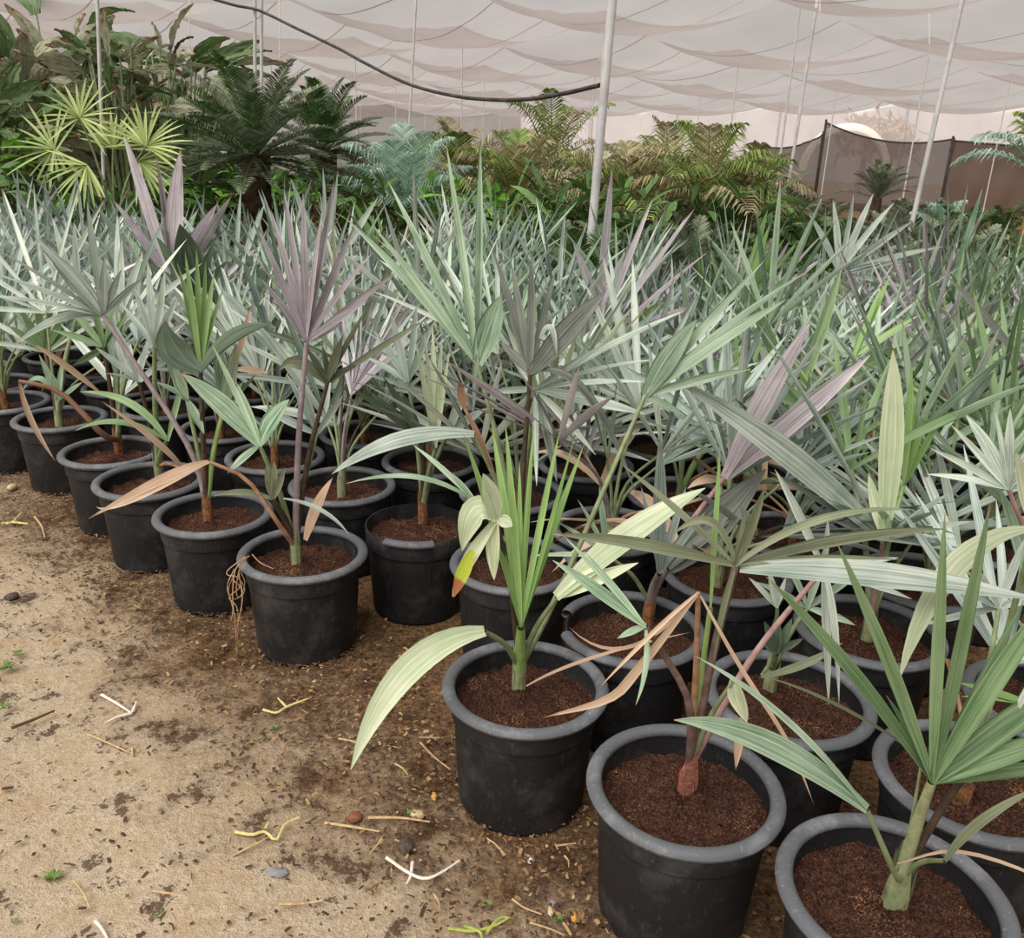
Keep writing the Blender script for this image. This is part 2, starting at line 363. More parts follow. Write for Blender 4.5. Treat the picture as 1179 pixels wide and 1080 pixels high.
# ------------------------------------------------------------------ palms
UP = np.array([0, 0, 1.0])
def build_frond(root, loc, hub, tips, lm, pm, petpath, prad=(.008, .004), n=9, wmul=1.0, sag=.06, pl=2, facing=.75, fan=None):
    """tips: list of (3-D points hub->tip, width, normal)"""
    b = MB()
    for P, W, N in tips:
        blade(b, [np.asarray(q)-loc for q in P], W*wmul, N, n=n, pleats=pl, base=.38)
    fr = b.build('frond', MATS[lm], root)
    if petpath is not None:
        q = MB(); tube(q, [np.asarray(z)-loc for z in petpath], prad, 6, 9); q.build('petiole', MATS[pm], fr, True)
    return fr
def px_frond(root, loc, Y0, base, spec):
    """a frond measured on its plant: hub / tips given by sight lines, depth from the plant's own distance"""
    hubp, dy, tips, lm, pm = spec[:5]
    opt = spec[5] if len(spec) > 5 else {}
    hub = at_y(hubp[0], hubp[1], Y0+dy)
    D = depth(hub); sc = D/FPX
    out = []
    for tp in tips:
        x, y = tp[0], tp[1]; W = (tp[2] if len(tp) > 2 else 13); W = W*(.7 if W <= 16 else (.85 if W <= 20 else 1))*sc
        via = tp[3] if len(tp) > 3 else []
        L = sqrt((x-hubp[0])**2+(y-hubp[1])**2)*sc
        upf = (hubp[1]-y)*sc/max(L, .01)
        ddy = L*(.22*upf-.10+random.uniform(-.2, .2)) if 'tdy' not in opt else opt['tdy']*L
        T = at_y(x, y, Y0+dy+ddy)
        if via:
            P = [hub]+[at_y(vx, vy, Y0+dy+ddy*(i+1)/(len(via)+1)) for i, (vx, vy) in enumerate(via)]+[T]
            if len(P) == 3:   # bezier through the via point
                P[1] = 2*P[1]-.5*(P[0]+P[2])
        else:
            P = [hub, (hub+T)/2+UP*L*random.uniform(.01, .07), T]
        tocam = nrm(CAM-hub)
        N = nrm(tocam*.8+UP*.5+rng.normal(0, .28, 3))
        out.append((P, W, N))
    pet = None
    if pm:
        pts = opt.get('pet')
        if pts: pet = [base]+[at_y(a, b_, Y0+dy*(i+1)/(len(pts)+1)) for i, (a, b_) in enumerate(pts)]+[hub]
        else:
            mid = (base+hub)/2; pet = [base, mid+UP*.05*np.linalg.norm(hub-base)-.06*(hub-base)*np.array([1, 1, 0]), hub]
    r0 = opt.get('r', 5)*sc*.5
    return build_frond(root, loc, hub, out, lm, pm, pet, (max(r0*1.7, .0035), r0), n=opt.get('n', 12), pl=opt.get('pl', 3))
def rnd_frond(root, loc, base, az, el, lp, L, m, A, W, lm, pm, n=8, pl=2, droop=.15):
    d = np.array([cos(el)*cos(az), cos(el)*sin(az), sin(el)])
    hub = base+d*lp; out_h = np.array([cos(az), sin(az), 0])
    ctrl = base+UP*lp*sin(el)*.55+out_h*lp*cos(el)*.3
    f = nrm(d+out_h*random.uniform(.0, .5)+rng.normal(0, .1, 3)); l = nrm(np.cross(UP, f)+rng.normal(0, .15, 3)); l = nrm(l-f*(l@f)); nn = np.cross(f, l)
    if nn[2] < 0: nn = -nn
    tips = []
    for i in range(m):
        th = A*(2*(i+.5)/m-1)+random.uniform(-.05, .05)
        cup = random.uniform(.05, .3)
        dd = nrm(cos(th)*f+sin(th)*l+cup*abs(sin(th))*nn)
        Li = L*(.72+.28*cos(th))*random.uniform(.82, 1.08)
        T = hub+dd*Li-UP*droop*Li*random.uniform(0, 1)*(1.2-dd[2])
        C = hub+dd*Li*.55+UP*droop*Li*.15
        N = nrm(nn+l*random.uniform(-.5, .5)*1.2)
        tips.append(([hub, C, T], W*random.uniform(.8, 1.15), N))
    return build_frond(root, loc, hub, tips, lm, pm, [base, (base+ctrl)/2, ctrl*.5+hub*.5*1.0, hub] if False else [base, ctrl, hub], (.0075, .0045), n=n, pl=pl)
def stem_mesh(root, base, top, mat, r=.022):
    b = MB()
    tube(b, [base-UP*.03, base+(top-base)*.3, base+(top-base)*.62], (r*1.0, r*.8, r*.12), 10, 8)
    for k in range(8):                                            # overlapping leaf sheaths
        a = k*2.4+random.uniform(-.3, .3); o = np.array([cos(a), sin(a), 0])
        h = random.uniform(.05, .15); w = 1+.5*random.random()
        blade(b, [base+o*r*.9-UP*.015, base+o*r*(.95+.2*(w-1))+UP*h*.5, base+o*r*(.7*w)+UP*h], r*1.5, o, n=9, pleats=2, fold=-.45, base=1.0, peak=.12, amp=.04, tipw=.02)
    return b.build('stem', MATS[mat], root, True)
POTS = {}; SEED = 1000
def potted(name, pos, label, group='potted fan palms in black tubs', rim=RIM, rotz=None, sc=1.0):
    loc = np.array([pos[0], pos[1], 0.0])
    root = empty('potted_palm', loc, label, 'potted palm', group)
    p = link('pot', POT, root); 
    a = random.uniform(0, 6.28) if rotz is None else rotz
    p.rotation_euler.z = a
    if rim is not None: r = link('rim', rim, p)
    s = link('soil', random.choice(SOILS), root); s.rotation_euler.z = random.uniform(0, 6.28)
    return root, loc
O = np.array([.735, 1.215]); VA = np.array([-.353, .335]); VB = np.array([.335, .338])
def rimpos(x, y):
    return at_z(x, y, .335)[:2]
MEAS = {(0, 0): rimpos(1029, 1029), (0, 1): rimpos(788.5, 903), (0, 2): rimpos(605, 788), (0, 4): rimpos(349, 636), (0, 5): rimpos(246, 590),
        (0, 6): rimpos(172, 552), (0, 7): rimpos(128, 519), (0, 8): rimpos(69, 481), (0, 9): rimpos(5, 462), (1, 0): rimpos(1122, 895), (1, 1): rimpos(908, 800),
        (1, 2): rimpos(727, 721), (1, 3): rimpos(592, 648), (1, 4): rimpos(481, 600), (1, 5): rimpos(394, 558), (1, 6): rimpos(317, 525)}
FRONT = {0: 'lower corner pot of the front row', 1: 'front pot with the reddish stem', 2: 'front pot with the upright lime-green palm', 3: 'gap in the front row',
         4: 'front pot with the dry root tangle', 5: 'front pot with broad dark leaves', 6: 'sixth pot of the front row', 7: 'seventh pot of the front row',
         8: 'eighth pot of the front row', 9: 'last pot of the front row'}
HEROLABEL = {
 (0, 0): 'green fan palm in the tub cut by the lower right corner of the photo',
 (0, 1): 'fan palm with reddish stem and olive star-shaped leaf in a front black tub',
 (0, 2): 'bright lime-green upright fan palm in black tub standing forward on the path',
 (0, 4): 'lavender-grey fan palm in the black tub with dry root tangle on its rim',
 (0, 5): 'fan palm with two broad dark leaves and orange stem base in black tub',
 (0, 6): 'fan palm with drooping tan leaf and green pointed leaf, left of the orange-based palm',
 (0, 7): 'small fan palm with a long bent tan strap in a front-row tub',
 (0, 8): 'short green fan palm in front-row tub, second from the photo left edge',
 (0, 9): 'fan palm in the front-row tub cut by the left edge of the photo',
 (1, 0): 'fan palm with pale arching leaf in tub behind the lower right corner palm',
 (1, 1): 'small dark green fan palm in tub behind the reddish-stemmed palm',
 (1, 2): 'purple-grey fan palm with dark grey blade in a tub with chipped rim',
 (1, 3): 'tall silver fan palm in dusty tub directly behind the lime-green palm',
 (1, 4): 'pale fan palm in black tub with its rim broken off but one piece',
 (1, 5): 'fan palm in tub right behind the one with the dry root tangle',
 (1, 6): 'fan palm in straw-littered tub behind the broad dark-leaved palm',
 (2, 0): 'silver starry fan palm at the right edge, third row back from the path',
 (2, 1): 'large silver fan palm with wide striped blade, right of the purple-grey palm'}
# each frond: hub pixel, metres in front of (-) or behind (+) its pot, tips (x, y, width px[, via points]), leaf, petiole, options
HERO = {
(0, 0): [((1073, 900), -.02, [(882, 664, 24), (963, 624, 22), (1088, 590, 17), (1140, 580, 18), (1232, 660, 22), (1250, 770, 28), (1255, 838, 24), (1255, 880, 20), (1020, 800, 14), (1180, 690, 16)], 'green', 'stemgreen', {'r': 11}),
         ((998, 932), -.08, [(776, 829, 30, [(885, 858)]), (800, 755, 15, [(905, 830)])], 'silvergreen', 'petgreen', {'r': 6, 'pet': [(1030, 1005)]}),
         ((1088, 991), -.1, [(1200, 905, 16, [(1130, 945)])], 'olive', 'petgreen', {'r': 5}),
         ((1033, 994), -.06, [(1240, 1040, 6, [(1098, 980), (1180, 1003)])], 'tan', None),
         ((1164, 830), .0, [(1230, 740, 20), (1260, 800, 18), (1240, 700, 14)], 'silver', 'petdark', {'r': 7}),
         ((1062, 872), .02, [(876, 778, 6, [(965, 812)])], 'olive', 'petgreen', {'r': 3})],
(0, 1): [((847, 651), -.05, [(636, 615, 17, [(740, 627)]), (774, 616, 15, [(818, 601)]), (716, 535, 13), (881, 560, 17), (1052, 587, 15, [(940, 600)]), (1092, 609, 18, [(970, 622)]), (1040, 645, 9), (822, 760, 12, [(832, 700)]), (858, 590, 12)], 'olive', 'petpurple', {'r': 8}),
         ((852, 655), -.05, [(1195, 690, 32, [(1010, 664)])], 'silver', None),
         ((743, 721), -.1, [(636, 645, 17), (650, 618, 10), (672, 634, 10), (711, 735, 14), (732, 812, 10, [(744, 765)])], 'silvergreen', 'petpurple', {'r': 7, 'pet': [(794, 811), (765, 755)]}),
         ((804, 682), -.07, [(626, 826, 16, [(735, 770), (700, 805)]), (690, 792, 8, [(750, 730)]), (937, 926, 9, [(850, 765), (907, 855)]), (655, 722, 7, [(725, 745)])], 'tan', 'pettan', {'r': 6}),
         ((948, 655), .12, [(892, 540, 15), (954, 812, 16, [(951, 720)]), (966, 810, 12, [(960, 715)]), (953, 598, 12), (1035, 642, 13), (1050, 690, 14), (870, 640, 11)], 'silver', 'petpink', {'r': 6}),
         ((846, 782), -.05, [(860, 832, 30)], 'pale', 'petgreen', {'r': 5}),
         ((853, 826), -.05, [(847, 886, 15)], 'tan', None),
         ((818, 700), -.02, [(829, 515, 9)], 'lime', 'petlime', {'r': 6})],
(0, 2): [((600, 722), -.02, [(533, 499, 14), (566, 489, 14), (582, 488, 13), (615, 487, 15), (645, 494, 12), (661, 505, 11), (672, 513, 13), (598, 530, 11)], 'lime', 'petlime', {'r': 10}),
         ((572, 598), -.06, [(532, 634, 34, [(548, 590)]), (521, 687, 19, [(540, 645)]), (569, 668, 26), (556, 545, 24), (590, 606, 20)], 'pale', 'petdark', {'r': 5, 'tdy': -.1}),
         ((545, 634), -.09, [(522, 688, 20)], 'yellowtip', None),
         ((549, 580), -.04, [(398, 557, 11, [(480, 550)]), (475, 512, 10), (520, 545, 9)], 'silvergreen', None),
         ((558, 727), -.08, [(404, 886, 33, [(470, 772)])], 'pale', 'petgreen', {'r': 5}),
         ((641, 688), .0, [(812, 562, 36, [(725, 618)]), (735, 648, 20), (705, 690, 9, [(690, 655)])], 'pale', 'petgreen', {'r': 5}),
         ((743, 455), .25, [(930, 312, 16), (905, 345, 18), (880, 300, 13), (802, 368, 26), (865, 425, 16), (850, 330, 16), (790, 480, 12)], 'silvergreen', 'petgreen', {'r': 5, 'pet': [(644, 680)]}),
         ((606, 790), -.05, [(795, 728, 6, [(680, 758)])], 'tan', None)],
(0, 4): [((353, 394), .0, [(296, 262, 12), (312, 242, 12), (327, 218, 12), (349, 222, 13), (372, 238, 12), (385, 207, 12), (408, 262, 13), (430, 290, 13), (455, 315, 13), (300, 320, 12), (425, 345, 13), (395, 372, 12)], 'purple', 'petlav', {'r': 6}),
         ((377, 441), .08, [(322, 426, 18, [(345, 418)]), (371, 398, 15), (395, 386, 15), (424, 353, 13), (494, 366, 12), (410, 420, 14), (352, 400, 12)], 'olive', 'petdark', {'r': 5}),
         ((314, 575), -.05, [(306, 537, 13), (316, 531, 14), (328, 539, 13), (246, 571, 12, [(280, 567)])], 'olive', 'petdark', {'r': 6}),
         ((326, 574), -.06, [(402, 616, 8, [(370, 588)])], 'silver', None),
         ((299, 513), -.05, [(209, 430, 28), (272, 440, 15), (244, 396, 10), (333, 460, 32), (250, 462, 16), (262, 545, 16)], 'silvergreen', 'petgreen', {'r': 5}),
         ((352, 622), -.04, [(383, 550, 17, [(365, 585)])], 'tan', None),
         ((241, 532), -.1, [(102, 597, 17, [(190, 552)]), (110, 583, 7, [(150, 578)])], 'tan', 'pettan', {'r': 4, 'pet': [(322, 605), (285, 553)]}),
         ((365, 500), .1, [(300, 470, 14), (345, 440, 14), (395, 455, 12), (330, 430, 12)], 'bluegrey', 'petgreen', {'r': 4})],
(0, 5): [((231, 428), .0, [(191, 369, 34, [(200, 405)]), (311, 374, 32, [(268, 392)])], 'dark', 'petdark', {'r': 5}),
         ((231, 426), .02, [(204, 300, 9), (213, 290, 10), (226, 286, 11), (237, 298, 10), (247, 310, 10), (258, 330, 10)], 'lime', 'petgreen', {'r': 5}),
         ((119, 364), .1, [(17, 397, 18, [(70, 368)]), (-12, 340, 14), (-4, 316, 14), (-2, 288, 14), (38, 270, 15), (54, 290, 22), (100, 232, 13), (120, 296, 13), (140, 310, 12), (165, 320, 12)], 'silver', 'petlav', {'r': 5, 'pet': [(215, 510)]}),
         ((215, 460), .05, [(188, 394, 18), (200, 420, 18), (235, 500, 16), (180, 440, 13)], 'silvergreen', 'petgreen', {'r': 4}),
         ((258, 470), .06, [(250, 380, 18), (272, 396, 18), (280, 440, 14), (295, 430, 12)], 'silvergreen', 'petlime', {'r': 5}),
         ((270, 425), .12, [(245, 440, 18), (290, 350, 10), (310, 430, 12)], 'tan', 'pettan', {'r': 4})],
(0, 6): [((193, 508), -.04, [(87, 496, 15, [(138, 487)]), (92, 451, 14, [(150, 465)]), (213, 430, 10)], 'green', 'petgreen', {'r': 5}),
         ((212, 541), -.05, [(117, 462, 10, [(178, 507)])], 'tan', 'pettan', {'r': 3}),
         ((113, 450), -.02, [(38, 395, 11)], 'tan', None),
         ((178, 400), .0, [(170, 300, 12), (150, 320, 12), (190, 310, 12), (205, 340, 12), (140, 350, 12), (215, 370, 11)], 'silver', 'petgreen', {'r': 5}),
         ((160, 440), .1, [(110, 400, 12), (130, 370, 12), (175, 380, 12), (120, 430, 11)], 'bluegrey', 'petdark', {'r': 4})],
(0, 7): [((147, 428), .05, [(134, 388, 16), (150, 395, 16), (166, 420, 13), (158, 436, 10)], 'silver', 'petgreen', {'r': 4}),
         ((22, 439), -.06, [(64, 531, 10, [(36, 485)])], 'tan', 'brown', {'r': 5, 'pet': [(118, 500), (70, 452)]}),
         ((120, 400), .1, [(60, 380, 12), (75, 350, 12), (100, 330, 12), (135, 340, 12), (150, 360, 12), (85, 420, 12)], 'green', 'petdark', {'r': 4}),
         ((140, 360), .15, [(110, 290, 12), (140, 275, 12), (165, 290, 12), (95, 310, 12)], 'silver', 'petgreen', {'r': 4})],
(0, 8): [((68, 460), .0, [(25, 452, 10, [(45, 436)]), (60, 430, 11), (45, 408, 10), (95, 440, 10), (72, 414, 10)], 'silvergreen', 'petgreen', {'r': 4}),
         ((52, 405), .1, [(20, 350, 12), (40, 335, 12), (60, 330, 12), (85, 345, 12), (95, 370, 12), (10, 375, 12)], 'green', 'petdark', {'r': 4}),
         ((90, 360), .1, [(60, 250, 12), (85, 255, 12), (110, 270, 12), (50, 290, 12)], 'silver', 'petgreen', {'r': 4})],
(1, 0): [((1192, 610), -.1, [(1035, 783, 33, [(1102, 655)]), (1170, 520, 20), (1200, 700, 20)], 'pale', 'petgreen', {'r': 6}),
         ((1190, 812), -.15, [(1103, 786, 15), (1106, 802, 10), (1140, 830, 12)], 'lime', 'petgreen', {'r': 4}),
         ((1100, 790), .1, [(1072, 815, 16), (1085, 758, 14, [(1095, 768)])], 'brown', 'pettan', {'r': 4}),
         ((1150, 700), .1, [(1060, 660, 16), (1110, 640, 16), (1180, 620, 14), (1060, 720, 14), (1240, 680, 18)], 'silver', 'petgreen', {'r': 5})],
(1, 1): [((895, 752), -.02, [(880, 715, 16), (895, 708, 18), (912, 712, 15), (925, 735, 12), (878, 740, 12)], 'dark', 'petgreen', {'r': 5}),
         ((876, 779), -.08, [(970, 740, 14, [(925, 765)])], 'olive', 'petgreen', {'r': 4}),
         ((930, 700), .1, [(870, 670, 14), (900, 640, 14), (950, 630, 14), (990, 660, 14), (985, 720, 14)], 'silvergreen', 'petgreen', {'r': 5}),
         ((895, 700), .05, [(862, 665, 10), (885, 655, 12), (905, 665, 10)], 'silver', 'petgreen', {'r': 4})],
(1, 2): [((759, 660), .02, [(760, 499, 18), (790, 560, 14), (738, 560, 10), (812, 590, 14)], 'bluegrey', 'petlav', {'r': 7}),
         ((770, 655), .05, [(882, 540, 42, [(820, 605)]), (840, 600, 18)], 'darkgrey', 'petlav', {'r': 6}),
         ((834, 550), .1, [(935, 369, 24), (1002, 409, 24), (880, 430, 12), (960, 470, 12)], 'purple', 'petpink', {'r': 5}),
         ((700, 640), .05, [(640, 600, 10), (610, 640, 10), (665, 575, 10), (690, 560, 12)], 'silvergreen', 'petgreen', {'r': 4})],
(1, 3): [((610.5, 431), .0, [(567, 287, 13), (588, 300, 13), (612, 290, 14), (698, 335, 26), (576, 394, 16), (732, 568, 16, [(672, 450)]), (640, 310, 13)], 'darkgrey', 'petdark', {'r': 5}),
         ((617, 448), .05, [(790, 357, 15, [(700, 400)]), (758, 414, 14), (744, 440, 13), (744, 477, 18), (686, 524, 13), (641, 555, 17), (560, 452, 12), (618, 560, 13), (700, 395, 12)], 'silver', 'petgreen', {'r': 4}),
         ((549.5, 420), .05, [(398, 251, 14), (428, 258, 14), (446, 207, 14), (470, 258, 14), (514, 167, 13), (553, 165, 13), (577, 340, 28), (490, 330, 16), (530, 300, 13)], 'silvergreen', 'petgreen', {'r': 5}),
         ((546, 501), -.1, [(382, 546, 30, [(460, 510)])], 'silver', 'petgreen', {'r': 4}),
         ((535, 470), -.02, [(570, 545, 10), (528, 440, 14)], 'brown', 'pettan', {'r': 4}),
         ((622, 390), .0, [(641, 410, 12, [(634, 378)])], 'silver', None)],
(1, 4): [((502, 516), .0, [(478, 390, 10), (488, 380, 10), (498, 374, 11), (509, 386, 10), (518, 402, 10)], 'pale', 'petgreen', {'r': 5}),
         ((488, 510), .02, [(407, 448, 15), (425, 450, 14), (441, 434, 16), (462, 450, 13)], 'dark', 'petdark', {'r': 5}),
         ((515, 500), .08, [(560, 470, 16), (540, 440, 16), (455, 470, 15), (555, 510, 13)], 'silver', 'petgreen', {'r': 4}),
         ((470, 440), .1, [(430, 380, 12), (450, 360, 14), (480, 350, 12), (500, 370, 12), (420, 410, 12)], 'bluegrey', 'petgreen', {'r': 4})],
(2, 1): [((1017, 621), -.1, [(778, 437, 34), (871, 370, 15), (1000, 543, 17), (886, 543, 13), (1096, 566, 12), (1120, 600, 14), (960, 600, 12)], 'silver', 'petpink', {'r': 5, 'pl': 4}),
         ((1018, 620), -.13, [(1028, 403, 26, [(1026, 500)]), (1000, 545, 17)], 'pale', None),
         ((980, 540), .1, [(894, 428, 14), (959, 386, 14), (1026, 412, 14), (1175, 448, 15), (1000, 440, 12), (930, 420, 10)], 'green', 'petgreen', {'r': 5}),
         ((1040, 560), .15, [(1060, 440, 12), (1075, 455, 12), (1050, 420, 12), (1085, 480, 12)], 'lime', 'petlime', {'r': 4})],
(2, 0): [((1161, 563), -.1, [(1071, 516, 13), (1095, 489, 13), (1112, 478, 20), (1163, 470, 16), (1067, 546, 13), (1200, 500, 18), (1215, 560, 16), (1145, 470, 12)], 'silver', 'petpink', {'r': 5}),
         ((1190, 690), -.1, [(1150, 560, 22), (1090, 680, 16), (1240, 600, 18)], 'silvergreen', 'petgreen', {'r': 5})],
(3, 4): [((681, 409), .0, [(797, 352, 17), (752, 228, 12), (800, 240, 11), (815, 290, 11), (700, 330, 12), (690, 350, 11), (672, 360, 12), (720, 340, 12)], 'purple', 'petlav', {'r': 4}),
         ((712, 478), -.1, [(662, 402, 13), (678, 382, 13), (694, 370, 13), (710, 358, 13), (726, 368, 13), (742, 382, 13), (756, 400, 13)], 'silvergreen', 'petgreen', {'r': 4})],
(1, 7): [((226, 348), .1, [(207, 258, 34), (180, 272, 18), (246, 280, 16), (262, 300, 16), (165, 300, 14)], 'dark', 'petdark', {'r': 4}),
         ((200, 330), .2, [(142, 154, 18), (160, 200, 14), (208, 172, 24), (250, 235, 20), (266, 226, 20), (180, 180, 15), (130, 230, 14)], 'purple', 'petlav', {'r': 4})],
(3, 3): [((850, 470), .0, [(833, 375, 9), (846, 368, 9), (860, 372, 9), (880, 383, 9), (840, 390, 8)], 'lime', 'petlime', {'r': 4})],
(4, 2): [((983, 412), -.1, [(1025, 318, 12), (1060, 362, 10), (1015, 330, 9)], 'lime', 'petlime', {'r': 4}),
         ((1178, 420), -.2, [(1090, 318, 16)], 'darkgrey', 'petdark', {'r': 4})],
(6, 3): [((966, 315), .0, [(931, 246, 13), (959, 230, 12), (983, 222, 12), (1006, 222, 12), (1030, 233, 12), (1052, 254, 12), (1086, 284, 12), (1057, 334, 10), (1000, 270, 11), (1040, 300, 11)], 'silver', 'petgreen', {'r': 4})],
(5, 5): [((690, 360), -.2, [(705, 192, 14), (660, 280, 13), (720, 290, 13), (740, 320, 13)], 'purple', 'petlav', {'r': 4})],
}
STEMS = {(0, 0): 'stemgreen', (0, 1): 'stemred', (0, 2): 'stemgreen', (0, 4): 'stemgreen', (0, 5): 'stemfibre', (0, 6): 'stemgreen', (1, 4): 'stemfibre'}
STEMPX = {(0, 0): (1030, 1040), (0, 1): (791, 908), (0, 2): (597, 792), (0, 4): (341, 648), (0, 5): (240, 597), (0, 6): (184, 552), (0, 7): (137, 520), (1, 4): (487, 600), (1, 2): (746, 714), (1, 1): (886, 792)}
ORD = {2: 'second', 3: 'third', 4: 'fourth', 5: 'fifth', 6: 'sixth', 7: 'seventh', 8: 'eighth', 9: 'ninth', 10: 'tenth', 11: 'eleventh', 12: 'twelfth'}
LM = ['silver']*5+['silvergreen']*5+['bluegrey']*4+['purple']*2+['green']*2+['olive', 'darkgrey', 'lime', 'pale']
PM = {'silver': 'petgreen', 'silvergreen': 'petgreen', 'bluegrey': 'petgreen', 'purple': 'petlav', 'green': 'petgreen', 'olive': 'petdark', 'darkgrey': 'petdark', 'lime': 'petlime', 'pale': 'petgreen', 'tan': 'pettan', 'brown': 'pettan'}
def vis(P):
    d = np.array([P[0], P[1], .9])-CAM; z = d@_F
    return z > .3 and -130 < 589.5+FPX*(d@CR)/z < 1330
def make_palm(k, i):
    global rng
    key = (k, i); random.seed(k*101+i*7+SEED); rng = np.random.default_rng(k*101+i+50)
    jit = rng.normal(0, .018, 2) if key not in MEAS else 0
    pos = MEAS.get(key, O+i*VA+k*VB+jit)
    Y = pos[1]
    rim = RIM; rotz = None
    if key == (1, 4): rim = RIMBIT; rotz = 0
    if key == (1, 2): rim = RIMCUT; rotz = 0
    root, loc = potted('potted_palm', pos, None, 'potted fan palms in black tubs', rim, rotz)
    root['row'] = k; 
    base = np.array([pos[0], pos[1], .285])+np.append(rng.normal(0, .012, 2), 0)
    if key in STEMPX:
        base = at_z(*STEMPX[key], .285)
    hero = HERO.get(key, [])
    top = base+UP*.13+np.append(rng.normal(0, .008, 2), 0)
    stem_mesh(root, base-loc, top-loc, STEMS.get(key, random.choice(['stemfibre', 'stemgreen', 'stemfibre'])), .024 if key in ((0, 0), (0, 1)) else .019)
    b2 = base+UP*.06
    for s in hero: px_frond(root, loc, Y, b2, s)
    dom = random.choice(['silver', 'silvergreen', 'bluegrey', 'silver', 'silvergreen', 'green', 'silver', 'bluegrey', 'purple'])
    nrand = 0 if k == 0 and i < 3 else (1 if len(hero) > 4 else (3 if len(hero) > 2 else (5 if hero else 8)))
    if key in ((1, 1), (1, 2), (1, 3), (1, 4), (0, 4), (0, 5), (0, 6)): nrand = 0
    if key in ((2, 0), (2, 1), (1, 0)): nrand = 1
    az0 = random.uniform(0, 6.28)
    far = Y > 4.5
    names = []
    for q in range(nrand):
        az = az0+q*2.4+random.uniform(-.3, .3)
        if (k <= 1 or hero) and sin(az) < .2: az = abs(az % 6.283-3.1416)*.6+.6
        inner = q/max(nrand-1, 1)
        el = radians(40+42*inner+random.uniform(-8, 8))
        lm = dom if random.random() < .45 else random.choice(LM)
        if k <= 2 and lm in ('lime', 'green'): lm = 'silver'
        if random.random() < .07 and k > 1: lm = random.choice(['tan', 'brown'])
        lp = random.uniform(.26, .52)*(.75+.3*inner)
        if lm in ('tan', 'brown'): el = radians(random.uniform(10, 35)); lp *= .7
        if random.random() < .16 and lm not in ('tan', 'brown'): lp *= 1.25
        L = random.uniform(.40, .66)
        mseg = random.choice([4, 6, 8, 9, 10, 11, 12]) if lm not in ('tan', 'brown') else random.choice([1, 2, 3]); A = radians(random.uniform(35, 95)) if lm != 'lime' else radians(18)
        Wd = (.044 if mseg < 6 else .024)*random.uniform(.8, 1.25)
        rnd_frond(root, loc, b2, az, el, lp, L, mseg, A, Wd, lm, PM[lm], n=7 if far else 9, pl=1 if far else 2, droop=.12 if lm not in ('tan', 'brown') else .7)
    cname = {'silver': 'silver', 'silvergreen': 'silvery green', 'bluegrey': 'bluish grey', 'purple': 'purplish grey', 'green': 'green'}[dom]
    if key in HEROLABEL: root['label'] = HEROLABEL[key]
    elif k == 0: root['label'] = 'fan palm at far end of the front row, %s pot along it' % ORD.get(i, 'last')
    elif k <= 4 and i <= 9: root['label'] = '%s fan palm, %s tub back behind the %s' % (cname, ORD.get(k+1), FRONT.get(i, 'front pots'))
    else:
        x = 589.5+FPX*((np.array([pos[0], pos[1], .9])-CAM)@CR)/depth(np.array([pos[0], pos[1], .9]))
        side = 'left' if x < 390 else ('middle' if x < 780 else 'right')
        root['label'] = '%s fan palm crowded deep in the %s part of the block of tubs' % (cname, side)
        root['group'] = '%s fan palms deep in the %s of the block' % (cname, side)
    del root['row']
    POTS[key] = root
for k in range(0, 12):
    for i in range(-2, 16):
        if k == 0 and (i == 3 or i < 0 or i > 11): continue
        P = O+i*VA+k*VB
        if not vis(P) or P[1] > (5.3 if P[0] > .1 else 6.3): continue
        make_palm(k, i)

# ------------------------------------------------------------------ ground
b = MB()
xs = np.concatenate([[-60, -30, -12], np.linspace(-4.5, 4.5, 181), [12, 30, 60]]); ys = np.concatenate([[-20, -6], np.linspace(.2, 7, 137), [15, 40, 90]])
X, Yg = np.meshgrid(xs, ys, indexing='xy')
Z = .012*np.sin(X*3.1+1)*np.sin(Yg*2.7)+.006*np.sin(X*9+Yg*5)+.004*np.sin(X*17-Yg*21)+.003*np.sin(X*40+Yg*33)
T_ = (X-.735)*.704+(Yg-1.215)*.71
Z = np.where(T_ > -.3, Z*.25-.0, Z)-.004
b.grid(np.stack([X, Yg, Z], -1)); g = b.build('floor', MATS['ground'], None, True); tag(g, 'sandy earth floor of the shade house with damp mulch beside the tubs', 'floor', kind='structure')
def gz(x, y): return .004
# mulch: bits of bark, straw and fibre, nobody could count them
b = MB()
for q in range(26000):
    s = random.uniform(-2.2, 4.5); t = min(random.gauss(-.08, .2), .3) if random.random() < .85 else random.uniform(-1.3, 0)
    p = np.array([.735, 1.215])+s*np.array([-.725, .688])+t*np.array([.704, .71])
    if p[1] < .75: continue
    L = random.uniform(.002, .009)*(2.2 if random.random() < .04 else 1); Wd = random.uniform(.001, .0042); a = random.uniform(0, 6.28)
    d = np.array([cos(a), sin(a), random.uniform(-.25, .35)])*L; e = np.array([-sin(a), cos(a), random.uniform(-.4, .4)])*Wd; c = np.array([p[0], p[1], .008+random.uniform(0, .007)])
    V = np.array([[c-d-e, c-d+e], [c+UP*.001-e, c+UP*.001+e*1.2], [c+d-e, c+d+e]]); u = random.random()**3
    b.grid(V, np.full((3, 2, 2), u))
tag(b.build('mulch', MATS['mulch']), 'dark bark and fibre mulch scattered along the front row of tubs', 'mulch', kind='stuff')

random.seed(99); rng = np.random.default_rng(99)
